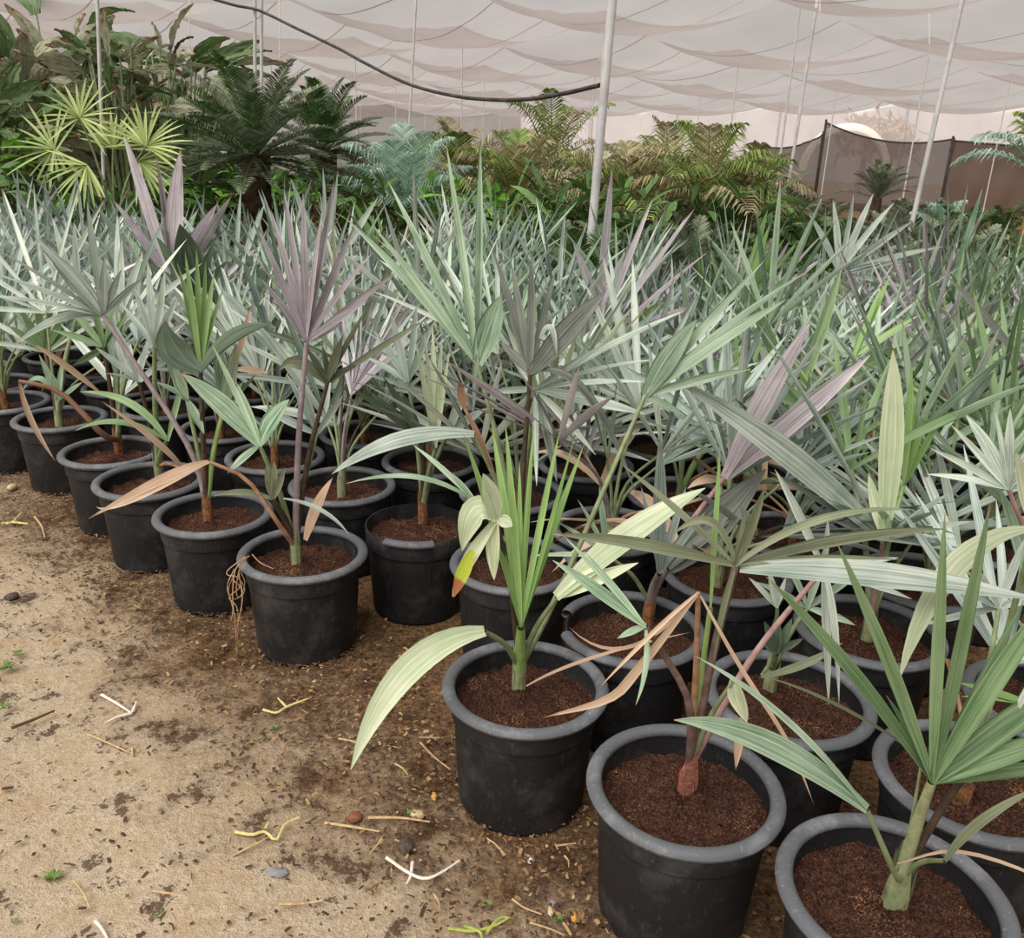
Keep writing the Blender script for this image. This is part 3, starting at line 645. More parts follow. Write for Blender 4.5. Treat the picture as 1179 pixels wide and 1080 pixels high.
# ------------------------------------------------------------------ litter
def wire(name, pts, r, mat, label, cat, z=.012, extra=None, group=None):
    mb = MB(); P = [at_z(x, y, z) for x, y in pts]; sc_ = depth(P[0])/FPX
    loc = P[0]*np.array([1, 1, 0])
    for ps in [pts]+(extra or []):
        PP = [at_z(x, y, z)-loc+UP*random.uniform(-.002, .004) for x, y in ps]; tube(mb, PP, (r*sc_*.48, r*sc_*.42, r*sc_*.25), 6, 14, N=(0.1, .1, 1))
    o = mb.build(name, MATS[mat], None, True); o.location = loc; return tag(o, label, cat, group)
wire('white_twig', [(117, 800), (135, 810), (152, 821)], 4, 'twigwhite', 'forked white twig lying on the bare sand left of the path', 'twig', extra=[[(152, 821), (157, 809)], [(152, 821), (135, 826), (120, 834)]])
wire('dry_stick', [(102, 846), (128, 858), (152, 868)], 3, 'straw', 'straw-coloured stick just below the forked white twig', 'stick', extra=[[(152, 861), (153, 871)]])
wire('dark_twig', [(13, 838), (38, 830), (63, 818)], 4, 'twigdark', 'dark twig on the sand at the left photo edge', 'twig')
wire('yellow_root', [(271, 958), (290, 962), (305, 957), (318, 968), (328, 950), (345, 941)], 4.5, 'rootyellow', 'curled yellow root on the sand in the middle of the path', 'root', extra=[[(305, 957), (309, 948)]])
wire('yellow_root', [(303, 818), (318, 821), (330, 814), (350, 806), (358, 803)], 3.5, 'rootyellow', 'pale yellow rootlet on the damp ground below the root-tangle tub', 'root', extra=[[(330, 814), (320, 805)]])
wire('white_root', [(445, 988), (470, 1005), (490, 1013), (510, 1004), (529, 992)], 4.5, 'twigwhite', 'bent white root lying in front of the lime-green palm tub', 'root', extra=[[(475, 993), (473, 1008), (468, 1020)]])
wire('straw_stalk', [(374, 947), (405, 953), (437, 958)], 4, 'straw', 'pale straw stalk left of the small green seedling', 'straw')
wire('straw_stalk', [(424, 943), (460, 943), (495, 947)], 4, 'straw', 'pale straw stalk above the grey clod', 'straw')
wire('straw_stalk', [(177, 1025), (195, 1028), (215, 1033)], 3.5, 'straw', 'short straw stalk near the bottom left corner weeds', 'straw')
wire('straw_stalk', [(322, 1042), (345, 1040), (372, 1037)], 4, 'straw', 'straw stalk below the flat grey stone', 'straw')
wire('white_splinter', [(110, 1060), (118, 1070), (125, 1082)], 5, 'twigwhite', 'white splinter cut by the bottom edge of the photo', 'twig')
wire('brown_stalk', [(484, 855), (500, 872), (523, 889)], 3, 'dryroot', 'thin brown stalk lying against the lime-green palm tub', 'stalk', extra=[[(482, 850), (510, 849)]])
wire('brown_stalk', [(590, 1035), (604, 1045), (624, 1053)], 3, 'straw', 'thin stalk on the mulch left of the front tub with reddish stem', 'stalk')
wire('green_cutting', [(516, 1070), (545, 1072), (570, 1066), (586, 1058)], 4.5, 'rootgreen', 'yellow-green plant cutting at the bottom edge of the photo', 'cutting', extra=[[(535, 1066), (552, 1074), (556, 1085)], [(560, 1075), (575, 1058), (588, 1057)]])
wire('yellow_root', [(2, 603), (14, 601), (25, 590)], 3.5, 'rootyellow', 'yellow rootlet on the mulch near the left photo edge', 'root', extra=[[(14, 601), (33, 603)]])
for n_, (x0, y0, x1, y1) in enumerate([(268, 985, 315, 962), (85, 1015, 104, 1046), (640, 975, 668, 970), (560, 965, 580, 985), (650, 985, 655, 1000), (100, 600, 112, 618), (390, 850, 420, 862), (455, 880, 470, 893), (500, 1030, 506, 1050), (40, 595, 52, 620), (440, 965, 425, 985), (610, 1062, 650, 1078)]):
    wire('straw_bit', [(x0, y0), ((x0+x1)/2+2, (y0+y1)/2-1), (x1, y1)], 2.6, 'straw', 'short bit of dry straw scattered on the path or mulch', 'straw', group='loose straw bits')
def stone(name, x, y, w, h, mat, label, cat='stone'):
    c = at_z(x, y, 0.0); s = depth(c)/FPX; b = MB(); nu, nv = 9, 13
    a = np.linspace(0, pi, nu)[:, None]; f = np.linspace(0, 2*pi, nv)[None]
    rx, ry, rz = w*s*.5, h*s*.9, h*s*.4
    ph = rng.uniform(0, 6, 3); k = 1+.12*np.sin(3*f+ph[0])*np.sin(2*a+ph[1])+.06*np.sin(5*f+ph[2])*np.sin(a)
    V = np.stack([rx*k*np.sin(a)*np.cos(f), ry*k*np.sin(a)*np.sin(f), rz*.7+rz*k*np.cos(a)*np.ones_like(f)], -1)
    b.grid(V); o = b.build(name, MATS[mat], None, True); o.location = c; tag(o, label, cat)
stone('flat_stone', 320, 1007, 26, 9, 'stonegrey', 'flat bluish grey stone on the sand below the yellow root')
stone('dark_clod', 467, 977, 21, 13, 'stonedark', 'dark grey clod behind the bent white root', 'clod')
stone('red_clod', 409, 943, 17, 10, 'stonered', 'reddish brown clod between two straw stalks', 'clod')
stone('dark_clod', 14, 689, 15, 9, 'stonedark', 'dark clod on the sand near the left photo edge', 'clod')
stone('round_pebble', 14, 563, 10, 8, 'stonetan', 'pale round pebble beside the leftmost tubs', 'pebble')
stone('round_pebble', 634, 1051, 8, 8, 'stonetan', 'pale yellow pebble left of the reddish-stem tub', 'pebble')
stone('amber_pebble', 661, 1058, 8, 8, 'stoneamber', 'amber pebble right of the pale yellow pebble', 'pebble')
stone('amber_pebble', 500, 918, 8, 7, 'stoneamber', 'amber pebble on mulch left of the lime-green palm tub', 'pebble')
stone('white_chip', 611, 991, 9, 8, 'twigwhite', 'small white chip on the mulch below the lime-green palm tub', 'chip')
stone('tan_pebble', 480, 940, 18, 9, 'stonetan', 'flat tan stone right of the small green seedling')
stone('grey_pebble', 637, 1042, 8, 7, 'stonegrey', 'small grey pebble above the pale yellow pebble', 'pebble')
stone('tan_pebble', 449, 1012, 7, 6, 'stonetan', 'tiny tan pebble left of the bent white root', 'pebble')
def weed(x, y, size, n, label):
    c = at_z(x, y, .004); s = depth(c)/FPX*size*.7; b = MB()
    for q in range(n*2):
        a = random.uniform(0, 6.28); d = np.array([cos(a), sin(a), 0])
        blade(b, [np.zeros(3), d*s*.5+UP*s*.5, d*s*random.uniform(.7, 1)+UP*s*random.uniform(.15, .6)], s*.22, UP, n=5, pleats=1)
    o = b.build('weed', MATS['weed']); o.location = c; tag(o, label, 'weed')
weed(469, 937, 10, 8, 'small bright green seedling between the straw stalks and the lime-green palm tub')
weed(317, 838, 9, 7, 'small green weed left of the damp patch below the pale yellow rootlet')
weed(295, 853, 8, 7, 'small green weed a little lower left of its twin on the damp edge')
weed(5, 815, 14, 8, 'green weed at the left photo edge beside the dark twig')
weed(62, 1012, 18, 12, 'low tuft of grass near the bottom left corner')
weed(18, 1062, 8, 6, 'round-leaved green weed at the bottom left corner')
weed(185, 1055, 13, 11, 'pale weed near the bottom edge right of the white splinter')
weed(562, 1042, 10, 10, 'small green weed above the yellow-green plant cutting')
weed(643, 1058, 12, 9, 'small green weed beside the amber pebble')
weed(8, 770, 16, 14, 'grassy green tuft on the sand at the left edge of the photo')
weed(20, 755, 12, 12, 'grassy tuft just above the one at the left edge of the photo')
# dry root tangle on the rim
P5 = MEAS[(0, 4)]; Y5 = P5[1]-.12
b = MB(); loc = np.array([*at_y(276, 655, Y5-.02)[:2], 0.0])
def RP(l, j=2): return [at_y(x, y, Y5-random.uniform(.02, .05))-loc for x, y in l]
for l in ([(287, 640), (277, 648), (270, 660), (268, 690), (271, 720), (273, 755)], [(283, 641), (264, 655), (262, 662), (274, 665), (282, 680), (270, 690), (263, 680), (270, 660)],
          [(284, 642), (276, 655), (272, 680), (276, 688), (282, 672), (277, 658)], [(270, 655), (262, 675), (268, 700), (266, 715)], [(275, 660), (279, 690), (273, 725), (276, 745)], [(268, 668), (276, 676), (264, 688), (273, 700), (275, 730)], [(290, 638), (300, 648), (315, 655)]):
    tube(b, RP(l), (.0022, .0018, .001), 5, 26)
o = b.build('root_tangle', MATS['dryroot'], None, True); o.location = loc
tag(o, 'tangle of dry roots hanging over the rim of the lavender-grey palm tub', 'roots')

# ------------------------------------------------------------------ background plants
def feather(mb, P, Lmax, N, npairs, wl, curl=.3, vee=.35, start=.12, n=16):
    """pinnate frond: rachis along P with paired leaflets"""
    C = catmull(P, n) if len(P) != 3 else bez(P, n); T, S, M = frames(C, N)
    tube(mb, C[::3] if len(C) > 6 else C, (wl*.5, wl*.3, wl*.12), 4, 8)
    for k in range(npairs):
        t = start+(1-start)*(k+.5)/npairs; u = t*(n-1); i = min(int(u), n-2); f = u-i
        c = C[i]*(1-f)+C[i+1]*f; Tt, Ss, Mm = T[i], S[i], M[i]
        L = Lmax*min(1, .45+2.2*(t-start))*(1-max(0, (t-.55)/.45)**1.6*.8)*random.uniform(.88, 1.08)
        for sd in (-1, 1):
            d = nrm(Ss*sd+Tt*.65+Mm*vee+rng.normal(0, .06, 3))
            e = c+d*L*.55; g_ = c+d*L-UP*curl*L*random.uniform(.6, 1.2)
            a = nrm(np.cross(d, Mm))*wl*.5
            V = np.array([[c-a*.5, c+a*.5], [e-a, e+a], [g_-a*.1, g_+a*.1]])
            mb.grid(V, np.array([[[0, 0], [1, 0]], [[0, .5], [1, .5]], [[0, 1], [1, 1]]], float))
def pinnate_fronds(n, L, lw, lf, el0, el1, droop, npairs, vee=.35, curl=.3, pw=.8):
    out = []
    for k in range(n):
        az = k*2.399+random.uniform(-.2, .2); el = radians(el1+(el0-el1)*(k/max(n-1, 1))**pw+random.uniform(-6, 6)); Lk = L*random.uniform(.85, 1.1)
        d = np.array([cos(az)*cos(el), sin(az)*cos(el), sin(el)]); h = np.array([cos(az), sin(az), 0])
        P = [np.zeros(3), d*Lk*.55+UP*.08*Lk, d*Lk*.85+h*Lk*.15-UP*droop*Lk*random.uniform(.6, 1.2)*(.25+.9*cos(el))]
        N = nrm(np.cross(np.cross(d, UP), d)+1e-3)
        b = MB(); feather(b, P, lf, N, npairs, lw, curl, vee); out.append(b)
    return out
def merge(bs):
    m = MB()
    for b in bs:
        for V, Fq, U in zip(b.v, b.f, b.uv): pass
        off = m.n
        m.v += b.v; m.f += [q+off for q in b.f]; m.uv += b.uv; m.n += b.n
    return m
# cycad field
CYC = [merge(pinnate_fronds(26, .85, .016, .15, 80, 18, .12, 30, .5, .1)).mesh('crown', MATS[mt]) for mt in ('cycad', 'cycadgrey', 'cycad', 'cycadgrey')]
b = MB(); tube(b, [(0, 0, 0), (0, 0, .2), (0, 0, .42)], (.13, .13, .08), 12, 8); CTR = b.mesh('trunk', MATS['trunk'], True)
n_c = 0
def cycad(x, y, s=1.0, z=0.0, label=None, group='dark green cycads behind the silver palms'):
    global n_c
    r = empty('cycad', (x, y, 0), label or 'dark green cycad in the mass behind the silver fan palms', 'cycad', group if not label else None)
    c = link('crown', random.choice(CYC), r); c.location.z = .38*s+z; c.scale = (s, s, s*random.uniform(.9, 1.15)); c.rotation_euler.z = random.uniform(0, 6.28)
    t = link('trunk', CTR, r); t.scale = (s, s, (.42*s+z)/.42)
    n_c += 1; return r
for yy in (6.1, 7.0, 8.0, 9.2, 10.6, 12.2, 14.5, 17.5):
    x = (.5 if yy < 8 else 0)+random.uniform(0, .4)
    while x < yy*.68:
        s = random.uniform(.75, 1.0) if yy < 10 else random.uniform(.8, 1.1)
        cycad(x, yy+random.uniform(-.25, .25), s, random.uniform(-.1, .15)); x += random.uniform(.85, 1.1)*(1+.04*(yy-7))
def bycol(x, y, Y): return at_y(x, y, Y)
for x_, y_ in ((-3.6, 7.2), (-2.7, 7.3), (-1.8, 7.2), (-.9, 7.4), (-2.2, 8.2), (-1.3, 8.3), (-.5, 8.6), (-3.2, 8.4)): cycad(x_, y_, random.uniform(.7, .85), random.uniform(-.1, .05))
# big cycad, left centre
p = at_y(293, 172, 9.0)
r = empty('big_cycad', (p[0], p[1], 0), 'big dark cycad with a stout trunk and wide flat crown', 'cycad')
b = MB(); tube(b, [(0, 0, 0), (0, 0, p[2]*.6), (0, 0, p[2]-.05)], (.14, .13, .15), 14, 12)
for q in range(60):
    a = q*2.4; zz = p[2]*(q/60)*.98; o_ = np.array([cos(a), sin(a), 0]); blade(b, [o_*.11+UP*zz, o_*.17+UP*(zz+.03), o_*.19+UP*(zz+.1)], .06, o_, n=4, pleats=1)
b.build('trunk', MATS['trunk'], r)
for fb in pinnate_fronds(64, 1.12, .016, .16, 68, -14, .08, 44, .4, .12, 1.5):
    f = fb.build('frond', MATS[random.choice(['cycad', 'cycadgrey', 'cycadgrey'])], r); f.location.z = p[2]-.08
p = at_y(372, 170, 11.5)
r = empty('big_cycad', (p[0], p[1], 0), 'second dark cycad behind and right of the big flat-crowned one', 'cycad')
b = MB(); tube(b, [(0, 0, 0), (0, 0, p[2]*.6), (0, 0, p[2]-.05)], (.16, .15, .17), 14, 12); b.build('trunk', MATS['trunk'], r)
for fb in pinnate_fronds(44, 1.05, .018, .18, 80, -10, .10, 36, .4, .12, 1.5):
    f = fb.build('frond', MATS['cycad'], r); f.location.z = p[2]-.05
# pale teal feather palm
def feather_palm(px, ptop, Y, s, nf, mats, label, stems=3, name='feather_palm', cat='palm', el=(85, 20), droop=.35, group=None, lf=.3, lw=.022, npair=30, zc=None):
    p = at_y(px, ptop, Y); zb = zc if zc is not None else max(.25, p[2]-s*.85)
    r = empty(name, (p[0], p[1], 0), label, cat, group)
    b = MB()
    for q in range(stems):
        a = q*6.28/stems; o_ = np.array([cos(a), sin(a), 0])*.09*(stems > 1); tube(b, [o_*1.5, o_+UP*zb*.6, UP*(zb+.1)+o_*.4], (.035, .03, .022), 8, 8)
    b.build('cane', MATS['petorange' if 'areca' in mats else 'trunk'], r, True)
    for fb in pinnate_fronds(nf, s, lw, lf, el[0], el[1], droop, npair, .3, .55):
        f = fb.build('frond', MATS[random.choice(mats)], r); f.location.z = zb
    return r
feather_palm(465, 142, 9.2, 1.0, 20, ['teal'], 'pale teal feathery palm right of the big cycads', 1, lf=.3, lw=.014, npair=38, el=(80, 15), droop=.2)
for n_, (x, y, Y, s, nf, mt, lb) in enumerate([
    (420, 160, 12, 1.2, 14, ['areca', 'arecadry'], 'areca palm half hidden behind the pale teal palm'),
    (530, 118, 12.5, 1.5, 18, ['areca', 'areca', 'arecadry'], 'areca palm with dark arching fronds right of the teal palm'),
    (600, 125, 12, 1.55, 20, ['arecadry', 'areca', 'arecadry'], 'brownish areca palm with drooping dry fronds left of the main post'),
    (640, 88, 14, 1.8, 18, ['areca', 'areca', 'arecadry'], 'tallest areca palm whose tip stands against the shade cloth'),
    (730, 138, 11.5, 1.45, 20, ['areca', 'arecadry'], 'areca palm just right of the main post'),
    (775, 130, 13, 1.5, 18, ['areca', 'arecadry'], 'areca palm behind the two right of the main post'),
    (825, 118, 11, 1.5, 20, ['areca', 'areca', 'arecadry'], 'leafy areca palm with orange stalks at the right end of the palm hedge'),
    (870, 160, 11.5, 1.15, 16, ['arecadry', 'areca'], 'low dry-tipped areca palm beside the black net fence'),
    (690, 150, 15, 1.6, 14, ['areca', 'arecadry'], 'areca palm directly behind the main post')]):
    feather_palm(x, y, Y, s, nf, mt, lb, 4, 'areca_palm', group=None, lf=.36, lw=.026, npair=26, droop=.45, el=(84, 25))
feather_palm(1205, 150, 9, 1.0, 12, ['teal', 'areca'], 'feather palm whose frond tips enter at the right edge of the photo', 1, lf=.25, zc=1.55)
feather_palm(1090, 225, 13, .9, 16, ['teal'], 'pale feathery palm low in front of the brown tarp', 1, lf=.28, lw=.016)
cycad(*at_y(1013, 212, 15)[:2], .85, .75, 'small cycad on a pinkish trunk in front of the black net')
LATER = []
# strelitzias
def paddle_plant(px, py, Y, n, Lr, label, mats, el=(82, 0), topz=None):
    p = at_y(px, py, Y); H = p[2]
    r = empty('bird_of_paradise_plant', (p[0], p[1], 0), label, 'plant')
    for k in range(n):
        az = k*2.399+random.uniform(-.3, .3); e = radians(random.uniform(el[1], el[0])); hh = H*(.3+.66*random.random()**.7)
        h = np.array([cos(az), sin(az), 0]); base = h*.08
        j = h*hh*cos(e)*random.uniform(.15, .42)+UP*hh; d = nrm(h*cos(e)+UP*sin(e)*random.uniform(.3, 1.1)); L = random.uniform(*Lr)
        tip = j+d*L*.9+h*L*.2-UP*L*random.uniform(0, .35)
        b = MB(); blade(b, [j, j+d*L*.5, tip], L*random.uniform(.26, .36), nrm(np.cross(np.cross(d, UP), d)+rng.normal(0, .7, 3)), n=14, pleats=6, fold=.3, base=.35, peak=.4, amp=.03, tipw=.1)
        V = b.v[0]; V += rng.normal(0, .008, V.shape)
        f = b.build('leaf', MATS[random.choice(mats)], r)
        q = MB(); tube(q, [base, (base+j)/2+UP*.1*hh*.5, j], (.025, .018, .012), 6, 8); q.build('petiole', MATS['petgreen'], f, True)
    return r
S1 = ['strelitzia', 'strelitziagrey', 'strelitziagrey']
paddle_plant(15, 50, 12, 74, (.5, .8), 'large ragged-leaved bird of paradise plant at the left edge under the cloth', S1)
paddle_plant(75, 45, 13, 74, (.5, .85), 'tall bird of paradise plant behind the yellow-green fan palm', S1)
paddle_plant(125, 50, 11.5, 70, (.45, .7), 'bird of paradise plant with tattered grey leaves left of the thin pole gap', S1)
paddle_plant(185, 45, 12.5, 70, (.45, .75), 'bird of paradise plant with brown-edged green leaves left of the big cycad', ['strelitzia', 'strelitzia', 'strelitziagrey'])
paddle_plant(45, -25, 14, 6, (.9, 1.2), 'tallest bird of paradise plant whose leaf reaches above the photo top', ['strelitzia'])
paddle_plant(-30, 95, 10.5, 64, (.5, .8), 'shady bird of paradise plant cut by the left photo edge', ['strelitzia'])
for (x_, y_, Y_, lb_) in ((30, 85, 14.5, 'dark broad-leaved shrub behind the ragged plant at the left edge'), (105, 92, 15, 'dark broad-leaved shrub behind the thin pole at left'), (180, 98, 14.5, 'dark broad-leaved shrub left of the twin posts')):
    LATER.append((x_, y_, Y_, lb_))
# yellow-green fan palms
def fan_palm(px, py, Y, fr, label, mat):
    p = at_y(px, py, Y); r = empty('fan_palm', (p[0], p[1], 0), label, 'palm'); loc = np.array([p[0], p[1], 0])
    b = MB(); tube(b, [(0, 0, 0), (0, 0, p[2]*.35), (0, 0, p[2]*.55)], (.09, .08, .05), 10, 8)
    for q in range(26):
        a = q*2.4; zz = p[2]*.5*(q/26); o_ = np.array([cos(a), sin(a), 0]); blade(b, [o_*.06+UP*zz, o_*.12+UP*(zz+.05), o_*.14+UP*(zz+.16)], .04, o_, n=4, pleats=1)
    b.build('trunk', MATS['stemfibre'], r)
    for (hx, hy, R, m, A, rot) in fr:
        hub = at_y(hx, hy, Y+random.uniform(-.3, .2)); s_ = depth(hub)/FPX; mb = MB(); f = nrm(CR*cos(radians(rot))+CU*sin(radians(rot))); l = np.cross(f, -_F); l = nrm(l); nn = -_F*.7+UP*.7
        for i in range(m):
            th = radians(A)*(2*(i+.5)/m-1); dd = nrm(cos(th)*f+sin(th)*l-_F*random.uniform(-.1, .25)); L = R*s_*random.uniform(.85, 1.1)
            blade(mb, [hub-loc, hub-loc+dd*L*.55, hub-loc+dd*L-UP*.1*L], .028, nn, n=7, pleats=1)
        o = mb.build('frond', MATS[mat], r); q = MB(); tube(q, [UP*p[2]*.5, (UP*p[2]*.5+hub-loc)/2+UP*.1, hub-loc], (.012, .008), 6, 8); q.build('petiole', MATS['petgreen'], o, True)
fan_palm(120, 150, 8.3, [(92, 135, 50, 20, 150, 90), (62, 172, 58, 18, 140, 200), (130, 172, 48, 18, 80, 80), (168, 168, 55, 20, 110, 70), (160, 185, 55, 14, 70, -30), (100, 190, 50, 14, 80, 230)], 'yellow-green fan palm with starry leaves in front of the bird of paradise plants', 'yellowgreen')
# broad-leaved greenery
def bush(px, py, Y, n, L, W, mat, label, name='broad_leaf_shrub', spread=.5, cat='shrub'):
    p = at_y(px, py, Y); H = p[2]; r = empty(name, (p[0], p[1], 0), label, cat)
    b = MB(); s = MB()
    for k in range(n):
        a = random.uniform(0, 6.28); rr = spread*sqrt(random.random()); c = np.array([cos(a)*rr, sin(a)*rr, H*random.uniform(.35, .9)])
        az = random.uniform(0, 6.28); e = random.uniform(-.1, 1.1); d = np.array([cos(az)*cos(e), sin(az)*cos(e), sin(e)]); l = L*random.uniform(.7, 1.2)
        blade(b, [c, c+d*l*.55+UP*.05*l, c+d*l-UP*.2*l], W*random.uniform(.8, 1.2), nrm(UP+rng.normal(0, .4, 3)), n=6, pleats=1, base=.15, peak=.5, amp=.02)
        if k % 4 == 0: tube(s, [np.array([cos(a), sin(a), 0])*rr*.3, c*np.array([.7, .7, .6]), c], (.012, .008, .004), 5, 6)
    b.build('foliage', MATS[mat], r); s.build('stem', MATS['trunk'], r, True); return r
bush(25, 140, 9.5, 40, .32, .14, 'bright', 'bright green broad-leaved plant at the left edge below the bird of paradise leaves', spread=.35)
bush(250, 180, 9.8, 90, .22, .09, 'bright', 'bright green leafy shrub left of the big cycad trunk')
bush(330, 190, 10.5, 90, .22, .09, 'bright', 'bright green leafy shrub right of the big cycad trunk')
bush(10, 185, 8.2, 120, .3, .10, 'midgreen', 'dark leafy shrub low at the left edge')
bush(75, 215, 8.0, 110, .3, .09, 'midgreen', 'dark green shrub under the yellow-green fan palm')
bush(190, 200, 9, 120, .3, .09, 'midgreen', 'mid-green shrub behind the purple-grey palm tips')
bush(640, 205, 8.6, 60, .55, .06, 'midgreen', 'green strap-leaved plant left of the main post', spread=.5)
bush(590, 215, 8.2, 60, .5, .06, 'midgreen', 'green strap-leaved plant below the brownish areca palm', spread=.5)
bush(540, 200, 9, 70, .3, .08, 'bright', 'bright green shrub between teal palm and areca palms')
bush(720, 205, 9, 70, .4, .07, 'midgreen', 'green leafy plant right of the main post foot', spread=.5)
bush(420, 200, 8.5, 90, .3, .08, 'midgreen', 'green shrub below the pale teal palm')
bush(860, 205, 10, 80, .4, .07, 'midgreen', 'green shrub below the leafy areca palm', spread=.6)
for (x_, y_, Y_, lb_) in LATER: bush(x_, y_, Y_, 170, .6, .26, 'strelitzia', lb_, spread=1.3)
for (x_, y_, Y_, lb_) in ((225, 190, 13, 'leafy shrub far behind, left of the big cycad trunk'), (275, 192, 14, 'leafy shrub far behind the big cycad trunk'), (335, 196, 13, 'leafy shrub far behind, right of the big cycad trunk'), (395, 196, 14, 'leafy shrub far behind, under the second cycad'),
                          (450, 196, 13, 'leafy shrub far behind the pale teal palm'), (510, 198, 14, 'leafy shrub under the first dark areca palm'), (570, 202, 14.5, 'leafy shrub under the brownish areca palm'), (650, 204, 14, 'leafy shrub far behind the main post'), (745, 206, 14, 'leafy shrub under the two areca palms right of the main post'), (815, 208, 13.5, 'leafy shrub under the leafy areca palm')):
    bush(x_, y_, Y_, 150, .36, .13, 'midgreen', lb_, spread=1.0)
# white sack
p = at_y(150, 268, 6.9); b = MB()
a = np.linspace(0, 2*pi, 25)[None]; zz = np.linspace(0, 1, 14)[:, None]
rad = (.17*(1-.25*zz**2)*(np.minimum(1, zz*6+.6))*np.where(zz > .93, .5, 1))*(1+.06*np.sin(5*a+zz*7)+.05*np.sin(9*a-zz*15))
b.grid(np.stack([rad*np.cos(a), rad*np.sin(a), zz*(p[2]+.12)*np.ones_like(a)], -1)); o = b.build('white_sack', MATS['sack'], None, True); o.location = (p[0], p[1], 0)
tag(o, 'white plastic sack standing among the plants left of the big cycad', 'sack')

# ------------------------------------------------------------------ shade house
H = 4.2
Dj = np.array([(0, 0), (3.8, 5.3), (8.7, 12.5), (14.3, 20.3)]); Es = np.array([(2.9, -2.8), (3.3, -3.3), (3.75, -3.6), (4, -4.5)])
P00 = np.array([1.47, 18.53])
def cpt(i, j):
    if j < 0: D = np.array([3.3, 4.7])*j; E = Es[0]
    else: D = np.array([np.interp(j, range(4), Dj[:, 0]), np.interp(j, range(4), Dj[:, 1])]); E = np.array([np.interp(j, range(4), Es[:, 0]), np.interp(j, range(4), Es[:, 1])])
    return P00+D+i*E
def cz(i, j):
    u = i-math.floor(i); v = j-math.floor(j)
    return H-.50*4*u*(1-u)*(.8+.2*4*v*(1-v))-.30*4*v*(1-v)+.02*sin(v*31+i*3)
i0, i1, j0, j1, ns = -9, 7, -6, 3, 12
I = np.linspace(i0, i1, (i1-i0)*ns+1); J = np.linspace(j0, j1, (j1-j0)*ns+1)
V = np.zeros((len(J), len(I), 3)); UV = np.zeros((len(J), len(I), 2))
for a, j in enumerate(J):
    for c, i in enumerate(I):
        V[a, c, :2] = cpt(i, j); V[a, c, 2] = cz(i-1e-9 if False else i, min(j, 2.99999)); UV[a, c] = (i, j)
b = MB(); b.grid(V, UV); o = b.build('ceiling', MATS['shadecloth'], None, False); tag(o, 'beige shade cloth ceiling hung in sagging bays', 'ceiling', kind='structure')
# walls
def wall(name, pts, h0, h1, mat, label, sag=.3, n=14, gap=.12, wr=.12):
    b = MB(); cols = []; uu = []
    for q in range(len(pts)-1):
        for t in np.linspace(0, 1, n, endpoint=(q == len(pts)-2)):
            p_ = np.array(pts[q])*(1-t)+np.array(pts[q+1])*t
            top = h1-sag*4*t*(1-t)-gap; cols.append([[p_[0]+wr*sin(z*2+q+t*9)*.5, p_[1]+wr*sin(z*3+t*13), h0+(top-h0)*z] for z in np.linspace(0, 1, 8)]); uu.append(q+t)
    Vw = np.array(cols).transpose(1, 0, 2); b.grid(Vw); o = b.build(name, MATS[mat], None, True); tag(o, label, 'wall', kind='structure'); return o
bw = [tuple(cpt(i, 3)) for i in range(4, -5, -1)]
wall('wall_back', bw, 0, H, 'wallfilm', 'white translucent film wall closing the far end', .3)
wl = [bw[-1], (-9.8, 49), (-11.6, 31), (-15, 14), (-20, -6)]
wall('wall_left', wl, 0, H, 'greyfilm', 'grey film wall at the far left', .2, 20)
wall('wall_right', [bw[0], tuple(cpt(5, 1)), tuple(cpt(5, -2)), tuple(cpt(4, -5))], 0, H, 'wallfilm', 'white film wall on the right side', .2, 20)
# net fence: two panels
def panel(name, A, B, hA, hB, mat, label, cat, sag, n=28, wr=.1):
    r = empty(name, (A[0], A[1], 0), label, cat); A_ = np.array(A); d = np.array(B)-A_; nrm_ = nrm(np.array([-d[1], d[0], 0]))
    b = MB(); cols = []
    for t in np.linspace(0, 1, n):
        top = hA*(1-t)+hB*t-sag*4*t*(1-t)
        cols.append([np.array([*(d*t), top*z])+nrm_*wr*(sin(t*23+z*3)*.5+sin(t*51-z*5)*.3+sin(z*9+t*8)*.3) for z in np.linspace(0, 1, 10)])
    b.grid(np.array(cols).transpose(1, 0, 2)); b.build('net', MATS[mat], r, True)
    q = MB(); tube(q, [c[-1] for c in cols], .03, 6, 30); q.build('top_cord', MATS['pipeblack'], r, True)
    for E_, h_ in ((np.zeros(2), hA), (d, hB)):
        q = MB(); tube(q, [(*E_, 0), (*E_, h_+.1)], .04, 8, 3); q.build('post', MATS['pipeblack'], r, True)
panel('net_fence', (10.9, 33.9), (14.95, 32.55), 3.0, 2.55, 'darknet', 'dark shade net panel sagging between two posts at the far right', 'fence', .35)
panel('tarp_fence', (14.98, 32.54), (21.5, 29.5), 2.5, 2.2, 'browntarp', 'brown wrinkled tarp fence right of the dark net panel', 'fence', .05, 60, .16)
panel('net_fence', (8.2, 33.0), (10.86, 33.9), 2.2, 2.6, 'darknet', 'low dark net panel behind the dry-tipped areca palm', 'fence', .3)
